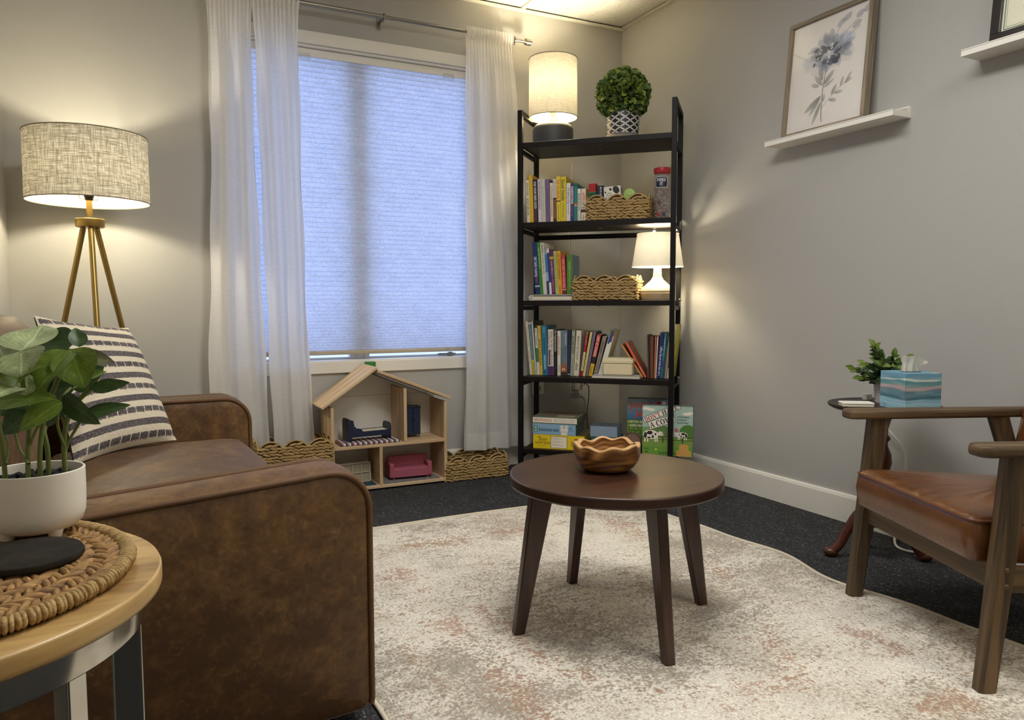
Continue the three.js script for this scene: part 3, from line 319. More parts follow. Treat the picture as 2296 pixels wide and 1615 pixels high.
bk(1, [
  [0.035, 0.1, 0.013, 0.275, 0.2, -5.2, '#d9ceb6', '#c6bba4', [['THE EXPLOSIVE CHILD', 0.1, 0.46, '#8a7a60', F, 0.45], ['●', 0.47, 0.51, '#4a4234', F, 0.7], ['workbook', 0.54, 0.8, '#8a8270', F, 0.4]], [], 'tall cream book first on the left of the long row'],
  [0.0495, 0.1, 0.0125, 0.274, 0.2, -4.9, '#5d7f82', '#40595c', [['SELF REGULATION', 0.14, 0.62, '#87a8a8', F, 0.5], ['TEEN WORKBOOK', 0.76, 0.98, '#6a6420', F, 0.5]], [[0, 0.07, '#1a1c1c'], [0.01, 0.06, '#c9cfca'], [0.72, 1, '#c9c23a']], 'slim grey teal book with a yellow foot'],
  [0.0635, 0.1, 0.0085, 0.277, 0.2, -4.6, '#c4c2b6', '#2a2e30', [['', 0, 0, '#fff', F, 0.5]], [], 'very slim tall grey white book with a dark cover'],
  [0.0735, 0.1, 0.0135, 0.252, 0.18, -3.6, '#dcd9cc', '#d0ccbe', [['ART THERAPY', 0.06, 0.42, '#3c3c38', F, 0.5], ['▲', 0.93, 0.98, '#1c1c1c', F, 0.7]], [[0, 0.05, '#2a2e2a'], [0.45, 0.74, '#47794a']], 'white book with a green block low on its spine'],
  [0.0885, 0.1, 0.014, 0.252, 0.18, -2.9, '#ddbb3c', '#c4a030', [['CBT', 0.04, 0.18, '#a5862a', F, 0.5], ['♦ DEEP ESCAPES', 0.22, 0.8, '#2f2a1a', F, 0.62]], [], 'yellow book with black lettering in the long row'],
  [0.104, 0.1, 0.0265, 0.253, 0.2, -2.0, '#2f7a98', '#2a6680', [['the pocket guide', 0.04, 0.14, '#7fb4c6', F, 0.3], ['TREATMENT MANUAL', 0.24, 0.56, '#123a58', F, 0.34], ['ROBERTS & MOORE', 0.6, 0.88, '#cfe2e6', F, 0.34], ['c', 0.92, 0.97, '#0e2a40', F, 0.6]], [], 'thick teal blue book left of the white divorce book'],
  [0.1315, 0.1, 0.0285, 0.233, 0.17, -0.6, '#e6ddcd', '#cfc6b8', [['Helping Your Kids Cope with Divorce', 0.03, 0.78, '#5a4a52', FS, 0.44, 0, -0.22], ['the Sandcastles Way', 0.04, 0.42, '#6a4a66', FS, 0.36, 0, 0.26]], [[0.8, 1, '#5a2a66'], [0.44, 0.78, '#6a3a5c', 0.1, 0.42]], 'white book lettered Helping Your Kids Cope with Divorce, purple foot'],
  [0.1625, 0.1, 0.0155, 0.233, 0.17, 0, '#14161c', '#101216', [['The Tapping Solution', 0.02, 0.48, '#d6d2c6', F, 0.6], ['NICK ORTNER', 0.6, 0.88, '#3c424e', F, 0.5]], [], 'black book lettered The Tapping Solution'],
  [0.18, 0.1, 0.0165, 0.227, 0.17, 0, '#e2dacb', '#d2cabb', [['untethered soul', 0.12, 0.54, '#b2502e', F, 0.6], ['SINGER', 0.76, 0.92, '#8a8478', F, 0.4]], [], 'white book with rust lettering in the long row'],
  [0.1985, 0.1, 0.0325, 0.229, 0.17, 0, '#6a7c86', '#56666e', [['STORIES OF RECOVERY', 0.06, 0.32, '#c3ccd0', F, 0.22, 0, -0.24], ['TRAUMA', 0.36, 0.56, '#4f636c', FS, 0.42, 0, -0.2], ['DAILY LIFE', 0.38, 0.72, '#4a5e68', FS, 0.42, 0, 0.24], ['c', 0.83, 0.9, '#ece4d6', F, 0.6]], [[0.72, 0.8, '#8a6a5a'], [0.8, 0.92, '#a85a32'], [0.92, 1, '#3a2e2e']], 'thick grey blue book fading to orange near its foot'],
  [0.233, 0.1, 0.0145, 0.228, 0.16, 0.4, '#232545', '#1d1e38', [['THE HEALING PATH', 0.3, 0.9, '#4a4c7c', F, 0.4]], [[0.955, 0.97, '#dcd8cc']], 'dark navy book left of the grey green GLOW KIDS'],
  [0.2475, 0.1, 0.0165, 0.231, 0.16, 1.9, '#a3a890', '#8e937e', [['GLOW KIDS', 0.13, 0.52, '#30362c', F, 0.72], ['nicholas kardaras', 0.6, 0.88, '#6a705e', F, 0.36]], [[0.01, 0.035, '#30362c', 0.4, 0.6], [0.955, 0.975, '#30362c', 0.4, 0.6]], 'grey green book lettered GLOW KIDS'],
  [0.265, 0.1, 0.0255, 0.229, 0.17, 3.2, '#dcd3bd', '#cfc6b0', [['MIND IN THE MAKING', 0.12, 0.66, '#3e3a34', FS, 0.44], ['ellen', 0.7, 0.88, '#2a2622', FS, 0.55]], [], 'thick cream book lettered MIND IN THE MAKING'],
  [0.2975, 0.1, 0.0115, 0.225, 0.15, 8, '#dccf9e', '#8a2430', [['for girls', 0.08, 0.3, '#d89a9a', F, 0.5], ['THE CARE KEEPING', 0.5, 0.84, '#8a7a4a', F, 0.5]], [[0, 0.06, '#8a7a6a'], [0.06, 0.46, '#a3202e'], [0.88, 1, '#a3202e']], 'slim leaning book with red upper half and cream lower half'],
  [0.311, 0.1, 0.0115, 0.225, 0.15, 9.5, '#d6c987', '#c2b570', [['■', 0.04, 0.09, '#4a4420', F, 0.7], ['raising readers', 0.2, 0.9, '#a89a58', F, 0.4]], [], 'slim leaning pale yellow book in the long row'],
  [0.3245, 0.1, 0.0125, 0.228, 0.15, 10.5, '#766a82', '#5e5468', [['', 0, 0, '#fff', F, 0.5]], [], 'slim leaning grey purple book in the long row'],
  [0.3395, 0.1, 0.0195, 0.213, 0.15, 12, '#b52a2e', '#241a18', [['LOST AT SCHOOL', 0.03, 0.54, '#f0ddc8', F, 0.7], ['ross greene', 0.78, 0.96, '#8a6a14', F, 0.45]], [[0.54, 0.7, '#2a2420'], [0.7, 1, '#d6b02c']], 'red book lettered LOST AT SCHOOL with a yellow foot'],
  [0.364, 0.1, 0.0195, 0.204, 0.15, 13.5, '#8e867a', '#4a423c', [['Attachment', 0.12, 0.42, '#2e2a26', F, 0.6], ['in practice', 0.44, 0.86, '#6a645a', F, 0.42], ['CL', 0.92, 0.99, '#1e1a18', F, 0.7]], [], 'leaning grey brown book left of the paint splashed one'],
  [0.387, 0.1, 0.0235, 0.238, 0.16, 15.5, '#e2ddd2', '#cfc39e', [['', 0, 0, '#fff', F, 0.5]], [[0, 0.1, '#4e7a3a', 0, 0.45], [0, 0.14, '#33417e', 0.4, 0.75], [0, 0.12, '#8a4a30', 0.7, 1], [0.1, 0.3, '#2c4a8a', 0.1, 0.5], [0.1, 0.26, '#5a3a6a', 0.5, 0.85]], 'leaning white book with paint splashes at its top'],
  [0.608, 0.1, 0.0085, 0.192, 0.14, -33.5, '#c98a4a', '#7a4a24', [['', 0, 0, '#fff', F, 0.5]], [], 'thin ochre book steeply tilted against the cream tin'],
  [0.621, 0.1, 0.0105, 0.198, 0.15, -29.8, '#d8613c', '#8e3a20', [['FRIENDS', 0.7, 0.9, '#f2b48a', F, 0.5]], [], 'thin orange red book steeply tilted right of the cream tin'],
  [0.6345, 0.1, 0.0062, 0.211, 0.15, -1.8, '#5f5647', '#4a4236', [['', 0, 0, '#fff', F, 0.5]], [], 'thin grey brown picture book, first after the tilted ones'],
  [0.6412, 0.1, 0.0056, 0.205, 0.15, -1.4, '#1c1613', '#1c1613', [['', 0, 0, '#fff', F, 0.5]], [], 'thin black picture book, second after the tilted ones'],
  [0.6472, 0.1, 0.0056, 0.204, 0.15, -1.0, '#6b3426', '#50261c', [['', 0, 0, '#fff', F, 0.5]], [], 'thin maroon picture book, third after the tilted ones'],
  [0.6532, 0.1, 0.0058, 0.204, 0.15, -0.4, '#9a5636', '#6a3a24', [['', 0, 0, '#fff', F, 0.5]], [], 'thin rust brown picture book, fourth after the tilted ones'],
  [0.6594, 0.1, 0.0058, 0.203, 0.15, 0.3, '#222a44', '#1c2238', [['', 0, 0, '#fff', F, 0.5]], [], 'thin dark navy picture book among the brown ones'],
  [0.6656, 0.1, 0.0056, 0.204, 0.15, 1.2, '#c9743a', '#8a4a24', [['', 0, 0, '#fff', F, 0.5]], [], 'thin bright orange picture book beside a white one'],
  [0.6718, 0.1, 0.0054, 0.204, 0.15, 2.2, '#d9cdbc', '#b8ac9c', [['', 0, 0, '#fff', F, 0.5]], [], 'thin white picture book left of the purple one'],
  [0.678, 0.1, 0.0175, 0.223, 0.16, 4.2, '#2d2560', '#241e4c', [['I am the Boss of My Anger', 0.3, 0.95, '#e8e2ee', F, 0.6, 1], ['♥', 0.36, 0.42, '#d05070', F, 0.5]], [], 'purple picture book with white lettering up its spine'],
  [0.6965, 0.1, 0.0105, 0.22, 0.16, 4.6, '#2b7894', '#236078', [['calm', 0.1, 0.5, '#a6d2dc', F, 0.5, 1]], [[0.6, 0.75, '#2c5a9a']], 'teal blue picture book right of the purple one'],
  [0.7078, 0.1, 0.0085, 0.218, 0.15, 5, '#3d5436', '#30442a', [['', 0, 0, '#fff', F, 0.5]], [[0.1, 0.3, '#2c4034']], 'dark green picture book near the right front post'],
  [0.7168, 0.1, 0.0052, 0.218, 0.15, 5.2, '#a7aaa4', '#8c8f8a', [['', 0, 0, '#fff', F, 0.5]], [], 'thin grey picture book near the right front post'],
  [0.7225, 0.1, 0.0052, 0.197, 0.15, 5.4, '#a8705c', '#84523f', [['', 0, 0, '#fff', F, 0.5]], [], 'thin pinkish brown picture book beside the right front post'],
  [0.7282, 0.1, 0.0075, 0.175, 0.15, 5.4, '#3a2c5c', '#2e2448', [['', 0, 0, '#fff', F, 0.5]], [[0.7, 1, '#d8d2cc']], 'short purple book with a white foot beside the right front post'],
  [0.7362, 0.13, 0.0085, 0.262, 0.14, 5.6, '#d9d2b6', '#c9c2a0', [['FEELINGS', 0.1, 0.6, '#8a8670', F, 0.5]], [], 'tall slim cream book between the two right posts'],
  [0.7452, 0.13, 0.0085, 0.26, 0.14, 5.8, '#b5ad34', '#97902a', [['', 0, 0, '#fff', F, 0.5]], [], 'tall slim yellow green book, last on the right of the long row'],
]);
const spineTex = canvasTex(2048, 1536, (c) => {
  c.fillStyle = '#888'; c.fillRect(0, 0, 2048, 1536); c.textAlign = 'center'; c.textBaseline = 'middle';
  BOOKS.forEach((b, i) => {
    const x = (i % 32) * 64, y = Math.floor(i / 32) * 512, w = b[3], h = b[4]; c.save(); c.beginPath(); c.rect(x, y, 60, 512); c.clip();
    c.fillStyle = b[7]; c.fillRect(x, y, 60, 512);
    for (const [f, t, col, l = 0, r = 1] of b[10]) { c.fillStyle = col; c.fillRect(x + 60 * l, y + 512 * f, 60 * (r - l), 512 * (t - f)); }
    for (const [s, f, t, col, font, share, upw = 0, off = 0] of b[9]) if (s) {
      // pixels are not square on the spine: px per metre along = 512 / h, across = 60 / w
      const along = 512 / h, across = 60 / w; c.save(); c.translate(x + 30 + 60 * -off, y + 512 * (f + t) / 2); c.rotate(upw ? -Math.PI / 2 : Math.PI / 2);
      c.font = `bold 100px ${font}`; const wm = c.measureText(s).width, len = 512 * (t - f); c.scale(len / wm, (60 * share) / 78); c.fillStyle = col; c.fillText(s, 0, 6); c.restore();
    }
    c.restore(); c.fillStyle = b[8]; c.fillRect(x + 60, y, 4, 512);
  });
});
const coverMat = std({ map: spineTex, roughness: 0.5 });
BOOKS.forEach((b, i) => {
  const [shelf, s, t, w, h, d, lean, , , , , label] = b, y = SY[shelf] + (shelf === 2 ? BY : 0), rz = -lean * Math.PI / 180;
  const o = thing('book', label, 'book', [0, 0, 0], 0, `books on the ${shelfName[shelf]} of the bookshelf`), ox = rz < 0 ? -w : 0;
  o.position.set(...at(s - ox, t, y + 0.0005)); o.rotation.set(0, -SA, rz, 'YXZ');
  const u0 = (i % 32) * 64 / 2048, v1 = 1 - Math.floor(i / 32) * 512 / 1536, cov = (g, spine) => { g = g.toNonIndexed(); const n = g.attributes.normal, uv = g.attributes.uv; for (let k = 0; k < uv.count; k++) { if (spine && n.getZ(k) > 0.9) uv.setXY(k, u0 + (0.5 + uv.getX(k) * 59) / 2048, v1 - (1 - uv.getY(k)) * 511 / 1536 - 0.0003); else uv.setXY(k, u0 + 62 / 2048, v1 - 0.1); } return g; };
  const c = Math.min(0.0016, w * 0.18), cover = merge([cov(box(w, h, c, ox + w / 2, h / 2, -c / 2), true), cov(box(c, h, d - c, ox + c / 2, h / 2, -c - (d - c) / 2)), cov(box(c, h, d - c, ox + w - c / 2, h / 2, -c - (d - c) / 2))]);
  mesh('cover', cover, coverMat, o); mesh('pages', box(w - 2 * c, h - 0.005, d - c - 0.004, ox + w / 2, h / 2, -c - (d - c - 0.004) / 2), M.paper, o);
});
// ---------------------------------------------------------------- boxes with printed faces
const REG = {};
const boxTex = canvasTex(2048, 1536, (c) => {
  const reg = (n, x, y, w, h, f) => { REG[n] = [x / 2048, 1 - (y + h) / 1536, w / 2048, h / 1536]; c.save(); c.beginPath(); c.rect(x, y, w, h); c.clip(); c.translate(x, y); f(w, h); c.restore(); };
  const txt = (s, x, y, size, col, font = 'sans-serif', al = 'left', mw) => { c.fillStyle = col; c.font = `bold ${size}px ${font}`; c.textAlign = al; c.textBaseline = 'middle'; mw ? c.fillText(s, x, y, mw) : c.fillText(s, x, y); };
  const fill = (col, x, y, w, h) => { c.fillStyle = col; c.fillRect(x, y, w, h); };
  reg('split', 0, 0, 1000, 140, (w, h) => { fill('#3c5a3a', 0, 0, w, h); fill('#efe6d6', 14, 14, w - 28, h - 28); txt('SPLITSVILLE', 40, h / 2, 78, '#b02a24', 'serif', 'left', 400); txt('Parents teach kids how to demonstrate', 470, 50, 26, '#5a4a40', 'sans-serif', 'left', 490); txt('resilience in separation and in divorce', 470, 90, 26, '#5a4a40', 'sans-serif', 'left', 490); });
  reg('splitTop', 0, 150, 1000, 400, (w, h) => { fill('#8c8672', 0, 0, w, h); fill('#6a6450', 30, 30, w - 60, h - 60); txt('SPLITSVILLE', w / 2, h * 0.35, 150, '#6a2a24', 'serif', 'center', 900); fill('#a49c86', 500, 250, 400, 90); });
  reg('splitSide', 0, 560, 500, 140, (w, h) => { fill('#3c5a3a', 0, 0, w, h); fill('#5a5a48', 30, 20, w - 60, h - 40); });
  reg('emo', 1024, 0, 1000, 230, (w, h) => { fill('#86abc8', 0, 0, w, h); fill('#23684a', 30, 50, 84, 130); fill('#d8e8d0', 48, 66, 48, 100); txt('8', 72, 116, 80, '#23684a', 'sans-serif', 'center'); txt('Emotion-oes', 140, 130, 96, '#15305a', 'sans-serif', 'left', 470);
    for (const [x, r] of [[650, -0.12], [735, 0.14]]) { c.save(); c.translate(x + 40, 130); c.rotate(r); fill('#f0eadc', -38, -105, 76, 260); c.strokeStyle = '#4a4a50'; c.lineWidth = 5; for (const y of [-60, 40]) { c.beginPath(); c.arc(0, y, 26, 0, 7); c.stroke(); fill('#4a4a50', -10, y - 8, 6, 6); fill('#4a4a50', 6, y - 8, 6, 6); } c.restore(); }
    txt('4+', 850, 80, 56, '#15305a', 'sans-serif', 'left'); txt('2-6 players', 830, 130, 26, '#3a5a7a', 'sans-serif', 'left', 120); });
  reg('emoSide', 1024, 240, 500, 230, (w, h) => { fill('#3f6a5a', 0, 0, w, h); fill('#57665a', 40, 30, w - 80, h - 60); });
  reg('habits', 1024, 480, 1000, 280, (w, h) => { fill('#e6c81e', 0, 0, w, h); txt('7', 88, 90, 130, '#5a4a10', 'serif'); txt('HABITS', 135, 100, 62, '#5a4a10', 'serif', 'left', 150); txt('of', 200, 140, 34, '#5a4a10', 'serif'); txt('HAPPY KIDS', 40, 168, 64, '#5a4a10', 'serif', 'left', 300); txt('GAME', 100, 222, 56, '#c8a010', 'serif', 'left', 160);
    fill('#6a5a20', 345, 26, 320, 236); fill('#efe6d2', 354, 34, 302, 220); [[60, 120], [82, 190], [120, 150], [140, 200], [180, 140], [205, 210]].forEach(([y, l]) => fill('#8a8478', 375, y, l, 6)); fill('#c9962a', 740, 110, 90, 110); fill('#8a5a24', 800, 60, 70, 190); txt('6+', 925, 50, 34, '#7a6a10'); });
  reg('habitsTop', 1024, 770, 500, 300, (w, h) => { fill('#6a5c3a', 0, 0, w, h); fill('#57502f', 20, 20, w - 40, h - 40); });
  reg('blueTop', 0, 710, 400, 300, (w, h) => { fill('#55606c', 0, 0, w, h); c.strokeStyle = '#2a3038'; c.lineWidth = 10; for (const a of [0, 1, 2, 3]) { c.beginPath(); c.ellipse(200, 150, 120 - a * 20, 40 + a * 16, a * 0.8, 0, 7); c.stroke(); } });
  reg('tealFront', 410, 710, 600, 300, (w, h) => { fill('#2a6a5e', 0, 0, w, h); txt('feelings', 120, 70, 60, '#d8e0cc', 'sans-serif'); c.fillStyle = '#d86a7a'; c.beginPath(); c.arc(400, 55, 26, 0, 7); c.fill(); c.fillStyle = '#d8a04a'; c.beginPath(); c.ellipse(470, 70, 44, 18, -0.7, 0, 7); c.fill(); c.fillStyle = '#153a38'; for (const x of [60, 250, 320]) { c.beginPath(); c.ellipse(x, 36, 34, 12, 0.5, 0, 7); c.fill(); } fill('#e8e4d0', 230, 30, 10, 10); });
  reg('jump', 1540, 770, 400, 540, (w, h) => { fill('#7a8798', 0, 0, w, h); fill('#2f6a96', 0, 110, w, 110); const gr = c.createLinearGradient(0, 90, 0, 220); gr.addColorStop(0, '#7a8798'); gr.addColorStop(1, '#2f6a96'); c.fillStyle = gr; c.fillRect(0, 60, w, 160); fill('#4c6a2e', 0, 215, w, 325); c.fillStyle = '#6f9440'; for (let y = 0; y < 5; y++) for (let x = 0; x < 9; x++) { c.beginPath(); c.ellipse(x * 46 + (y % 2) * 22, 245 + y * 34, 20, 16, 0, 0, 7); c.fill(); }
    c.save(); c.rotate(-0.06); txt('Jumping', 24, 72, 84, '#c8502a', 'sans-serif', 'left', 280); c.restore(); txt('Jack', 84, 150, 90, '#d0402e', 'sans-serif'); fill('#b02a2a', 300, 24, 40, 30); fill('#e8dce0', 350, 22, 36, 34); txt('CATCH HIM,', 110, 240, 34, '#ece6d2', 'sans-serif', 'center'); txt('AND WIN!', 110, 280, 34, '#ece6d2', 'sans-serif', 'center'); c.fillStyle = '#c97a34'; for (const [x, y] of [[70, 410], [130, 450]]) { c.beginPath(); c.ellipse(x, y, 52, 24, 0.5, 0, 7); c.fill(); } fill('#25382c', 0, 470, w, 70); });
  reg('cow', 0, 1020, 512, 512, (w, h) => {
    fill('#a9c4b8', 0, 0, w, h); c.fillStyle = '#7fa06a'; c.beginPath(); c.ellipse(60, 300, 160, 80, 0, 0, 7); c.fill(); c.fillStyle = '#5d8048'; c.beginPath(); c.ellipse(190, 290, 120, 90, 0, 0, 7); c.fill(); c.fillStyle = '#4f7f34'; c.beginPath(); c.arc(460, 270, 84, 0, 7); c.fill(); fill('#7a9a44', 0, 320, w, 192); fill('#6a9a3a', 0, 420, w, 92);
    c.fillStyle = '#f0e8d8'; for (const [x, y, r] of [[40, 34, 44], [90, 44, 40], [450, 76, 44], [480, 66, 34]]) { c.beginPath(); c.ellipse(x, y, r, r * 0.36, 0, 0, 7); c.fill(); }
    c.save(); c.translate(180, 110); c.rotate(-0.42); c.fillStyle = '#241c18'; c.fillRect(-172, -56, 400, 62); c.fillStyle = '#f2eadc'; c.fillRect(-168, -52, 392, 54); txt('DON\u2019T', -160, -24, 60, '#8e2222', 'serif', 'left', 172); txt('HAVE', 30, -24, 60, '#241c18', 'serif', 'left', 185); c.restore();
    c.save(); c.translate(170, 178); c.rotate(-0.34); c.fillStyle = '#241c18'; c.fillRect(-110, -44, 280, 84); c.fillStyle = '#f2eadc'; c.fillRect(-106, -40, 272, 76); txt('A COW!', -98, 0, 78, '#241c18', 'serif', 'left', 258); c.restore();
    txt('An Emotional', 352, 108, 26, '#2a3028', 'sans-serif', 'left', 120); txt('Control', 352, 138, 26, '#2a3028'); txt('Board Game', 352, 168, 26, '#2a3028', 'sans-serif', 'left', 112); fill('#241f1a', 0, 318, w, 6); fill('#241f1a', 0, 344, w, 5); fill('#241f1a', 206, 318, 10, 60); fill('#241f1a', 404, 318, 10, 60);
    const cow = (x, y, s, f) => { c.save(); c.translate(x, y); c.scale(s * f, s); c.fillStyle = '#efe6d6'; c.beginPath(); c.ellipse(0, 0, 82, 50, 0, 0, 7); c.fill(); c.fillRect(-70, 20, 16, 60); c.fillRect(-40, 30, 14, 52); c.fillRect(40, 25, 14, 52); c.fillRect(62, 20, 14, 56); c.beginPath(); c.ellipse(104, -14, 28, 24, 0.3, 0, 7); c.fill(); c.fillStyle = '#dba89a'; c.beginPath(); c.ellipse(126, 0, 14, 13, 0, 0, 7); c.fill(); c.fillStyle = '#231d19'; for (const [a, b, p, q2] of [[-10, -20, 30, 20], [-58, 8, 16, 32], [22, 22, 12, 16], [-18, 34, 18, 10], [50, -6, 10, 12], [-40, -12, 7, 8]]) { c.beginPath(); c.ellipse(a, b, p, q2, 0, 0, 7); c.fill(); } c.beginPath(); c.arc(108, -20, 4, 0, 7); c.fill(); c.restore(); };
    cow(88, 300, 0.95, 1); cow(408, 292, 0.62, -1); c.fillStyle = '#c46a78'; c.beginPath(); c.arc(345, 245, 22, 0, 7); c.fill(); c.fillStyle = '#d0a050'; c.beginPath(); c.roundRect(374, 384, 96, 80, 24); c.fill(); c.beginPath(); c.roundRect(346, 446, 150, 90, 24); c.fill(); c.fillStyle = '#c8d04a'; c.beginPath(); c.arc(142, 450, 12, 0, 7); c.fill(); txt('AGES', 22, 446, 22, '#20301a', 'sans-serif', 'left', 50); txt('6+', 30, 478, 34, '#20301a'); txt('2-4 Players', 172, 484, 34, '#20301a', 'sans-serif', 'left', 180);
  });
  reg('toyLogo', 520, 1020, 200, 200, (w, h) => { fill('#1c1c34', 0, 0, w, h); c.save(); c.translate(100, 100); c.rotate(Math.PI / 2); txt('kids vs', 0, -20, 60, '#e2e2ec', 'sans-serif', 'center', 180); c.restore(); fill('#8a86a0', 140, 20, 10, 160); });
  reg('cowPrint', 730, 1020, 300, 200, (w, h) => { fill('#e8e2d2', 0, 0, w, h); c.fillStyle = '#241e18'; for (const [x, y, a, b] of [[220, 40, 60, 40], [120, 30, 24, 14], [250, 150, 40, 20], [20, 150, 20, 30], [30, 60, 14, 10]]) { c.beginPath(); c.ellipse(x, y, a, b, 0.3, 0, 7); c.fill(); } c.strokeStyle = '#6a645a'; c.lineWidth = 6; c.beginPath(); c.arc(100, 120, 50, 0, 7); c.stroke(); c.beginPath(); c.arc(100, 120, 26, 0, 7); c.stroke(); });
  reg('findit', 1040, 1080, 400, 300, (w, h) => { fill('#8f8782', 0, 0, w, h); c.fillStyle = '#e2ded6'; c.beginPath(); c.roundRect(8, 4, 384, 292, 80); c.fill(); c.fillStyle = '#262a44'; c.beginPath(); c.roundRect(26, 18, 348, 264, 66); c.fill(); txt('FiND', 200, 95, 120, '#efece4', 'sans-serif', 'center', 270); txt('iT', 200, 195, 110, '#efece4', 'sans-serif', 'center', 110); });
  reg('red', 1460, 1320, 20, 20, (w, h) => fill('#b5302c', 0, 0, w, h)); reg('kgreen', 1490, 1320, 20, 20, (w, h) => fill('#1d6a44', 0, 0, w, h)); reg('pale', 1520, 1320, 20, 20, (w, h) => fill('#8497ac', 0, 0, w, h)); reg('tealS', 1550, 1320, 20, 20, (w, h) => fill('#1e4e48', 0, 0, w, h)); reg('greyS', 1580, 1320, 20, 20, (w, h) => fill('#6a7a74', 0, 0, w, h)); reg('yel', 1610, 1320, 20, 20, (w, h) => fill('#b59c22', 0, 0, w, h)); reg('drk', 1640, 1320, 20, 20, (w, h) => fill('#2a2438', 0, 0, w, h));
});
const printMat = std({ map: boxTex, roughness: 0.45 });
function printBox(w, h, d, f) {                                       // f: regions [+x, -x, +y, -y, +z, -z]; base at y = 0, front at z = 0
  const g = box(w, h, d, w / 2, h / 2, -d / 2), uv = g.attributes.uv;
  for (let k = 0; k < 6; k++) { const r = REG[f[k]]; for (let i = k * 4; i < k * 4 + 4; i++) uv.setXY(i, r[0] + r[2] * lerp(0.004, 0.996, uv.getX(i)), r[1] + r[3] * lerp(0.004, 0.996, uv.getY(i))); }
  return g;
}
function game(name, label, s, t, y, w, h, d, f, turn = 0, group = 'games on the bottom shelf', tilt = 0) {
  const o = thing(name, label, 'game box', at(s, t, y), -SA + turn, group); if (tilt) { o.rotation.set(tilt, -SA + turn, 0, 'YXZ'); }
  const lid = h * 0.72; mesh('lid', tr(printBox(w, h, d, f), 0, 0, 0), printMat, o); mesh('base_tray', box(w - 0.003, 0.002, d - 0.003, w / 2, -0.0002, -d / 2), M.paper, o); return o;
}
game('game_box', 'yellow game box lettered 7 HABITS OF HAPPY KIDS at the bottom of the stack', 0.071, 0.035, 0.1512, 0.265, 0.071, 0.23, ['yel', 'yel', 'habitsTop', 'yel', 'habits', 'yel']);
game('game_box', 'light blue game box lettered Emotion-oes in the middle of the stack', 0.069, 0.035, 0.2236, 0.222, 0.0545, 0.2, ['emoSide', 'emoSide', 'emoSide', 'emoSide', 'emo', 'emoSide']);
game('game_box', 'white and green game box lettered SPLITSVILLE on top of the stack', 0.067, 0.035, 0.2795, 0.232, 0.0325, 0.21, ['splitSide', 'splitSide', 'splitTop', 'splitSide', 'split', 'splitSide']);
game('game_box', 'teal card game box with small flowers under the grey blue box', 0.37, 0.04, 0.1512, 0.138, 0.073, 0.13, ['tealS', 'tealS', 'tealS', 'tealS', 'tealFront', 'tealS']);
game('game_box', 'plain grey blue box with a dark drawing on its lid', 0.363, 0.04, 0.2256, 0.136, 0.052, 0.12, ['pale', 'pale', 'blueTop', 'pale', 'pale', 'pale']);
game('game_box', 'blue and green game box lettered Jumping Jack standing behind the cow box', 0.532, 0.13, 0.1512, 0.195, 0.258, 0.06, ['greyS', 'greyS', 'tealS', 'greyS', 'jump', 'greyS']);
game('game_box', 'green game box lettered DON\u2019T HAVE A COW sticking out past the shelf', 0.622, 0.032, 0.1512, 0.238, 0.24, 0.05, ['greyS', 'greyS', 'greyS', 'greyS', 'cow', 'greyS']);
{
  const o = thing('round_tin', 'round pinkish brown tin leaning against the Jumping Jack game', 'tin', at(0.565, 0.085, 0.1512), -SA); o.rotation.set(-0.25, -SA, 0, 'YXZ');
  mesh('lid', tr(lathe([[0, 0.012], [0.036, 0.012], [0.038, 0.014], [0.046, 0.014], [0.048, 0.012], [0.048, 0], [0, 0]], 40).rotateX(Math.PI / 2), 0, 0.048, 0), std({ color: 0x7a5a4c, roughness: 0.5 }), o); mesh('rim', tr(new THREE.TorusGeometry(0.043, 0.003, 8, 40), 0, 0.048, 0.012), std({ color: 0x2c211c, roughness: 0.5 }), o);
}
// white binder and grey folder under the books
{
  const o = thing('binder', 'white ring binder lying flat under the books', 'binder', at(0.044, 0.045, SY[2]), -SA), w = 0.236, d = 0.24;
  mesh('cover', merge([span(0.014, w, 0.0005, 0.003, -d, 0, 0.001), span(0.014, w, 0.0225, 0.0248, -d, 0, 0.001), tr(new THREE.CylinderGeometry(0.0135, 0.0135, d, 24).rotateX(Math.PI / 2), 0.0135, 0.0137, -d / 2)]), M.plastic, o);
  mesh('spine_end', tr(new THREE.CylinderGeometry(0.0105, 0.0105, 0.001, 24).rotateX(Math.PI / 2), 0.0135, 0.0137, 0.0007), std({ color: 0xc4beb0, roughness: 0.6 }), o); mesh('pages', span(0.02, w - 0.006, 0.003, 0.0225, -d + 0.003, -0.002, 0.004), M.paper, o);
  tag(mesh('folder', tr(span(0, 0.215, 0, 0.0047, -0.23, 0, 0.001).rotateY(0), 0, 0, 0), std({ color: 0xb0adab, roughness: 0.7 })), 'thin grey folder between the white binder and the books', 'folder').position.set(...at(0.068, 0.04, SY[2] + 0.0252)); scene.children[scene.children.length - 1].rotation.y = -SA;
}
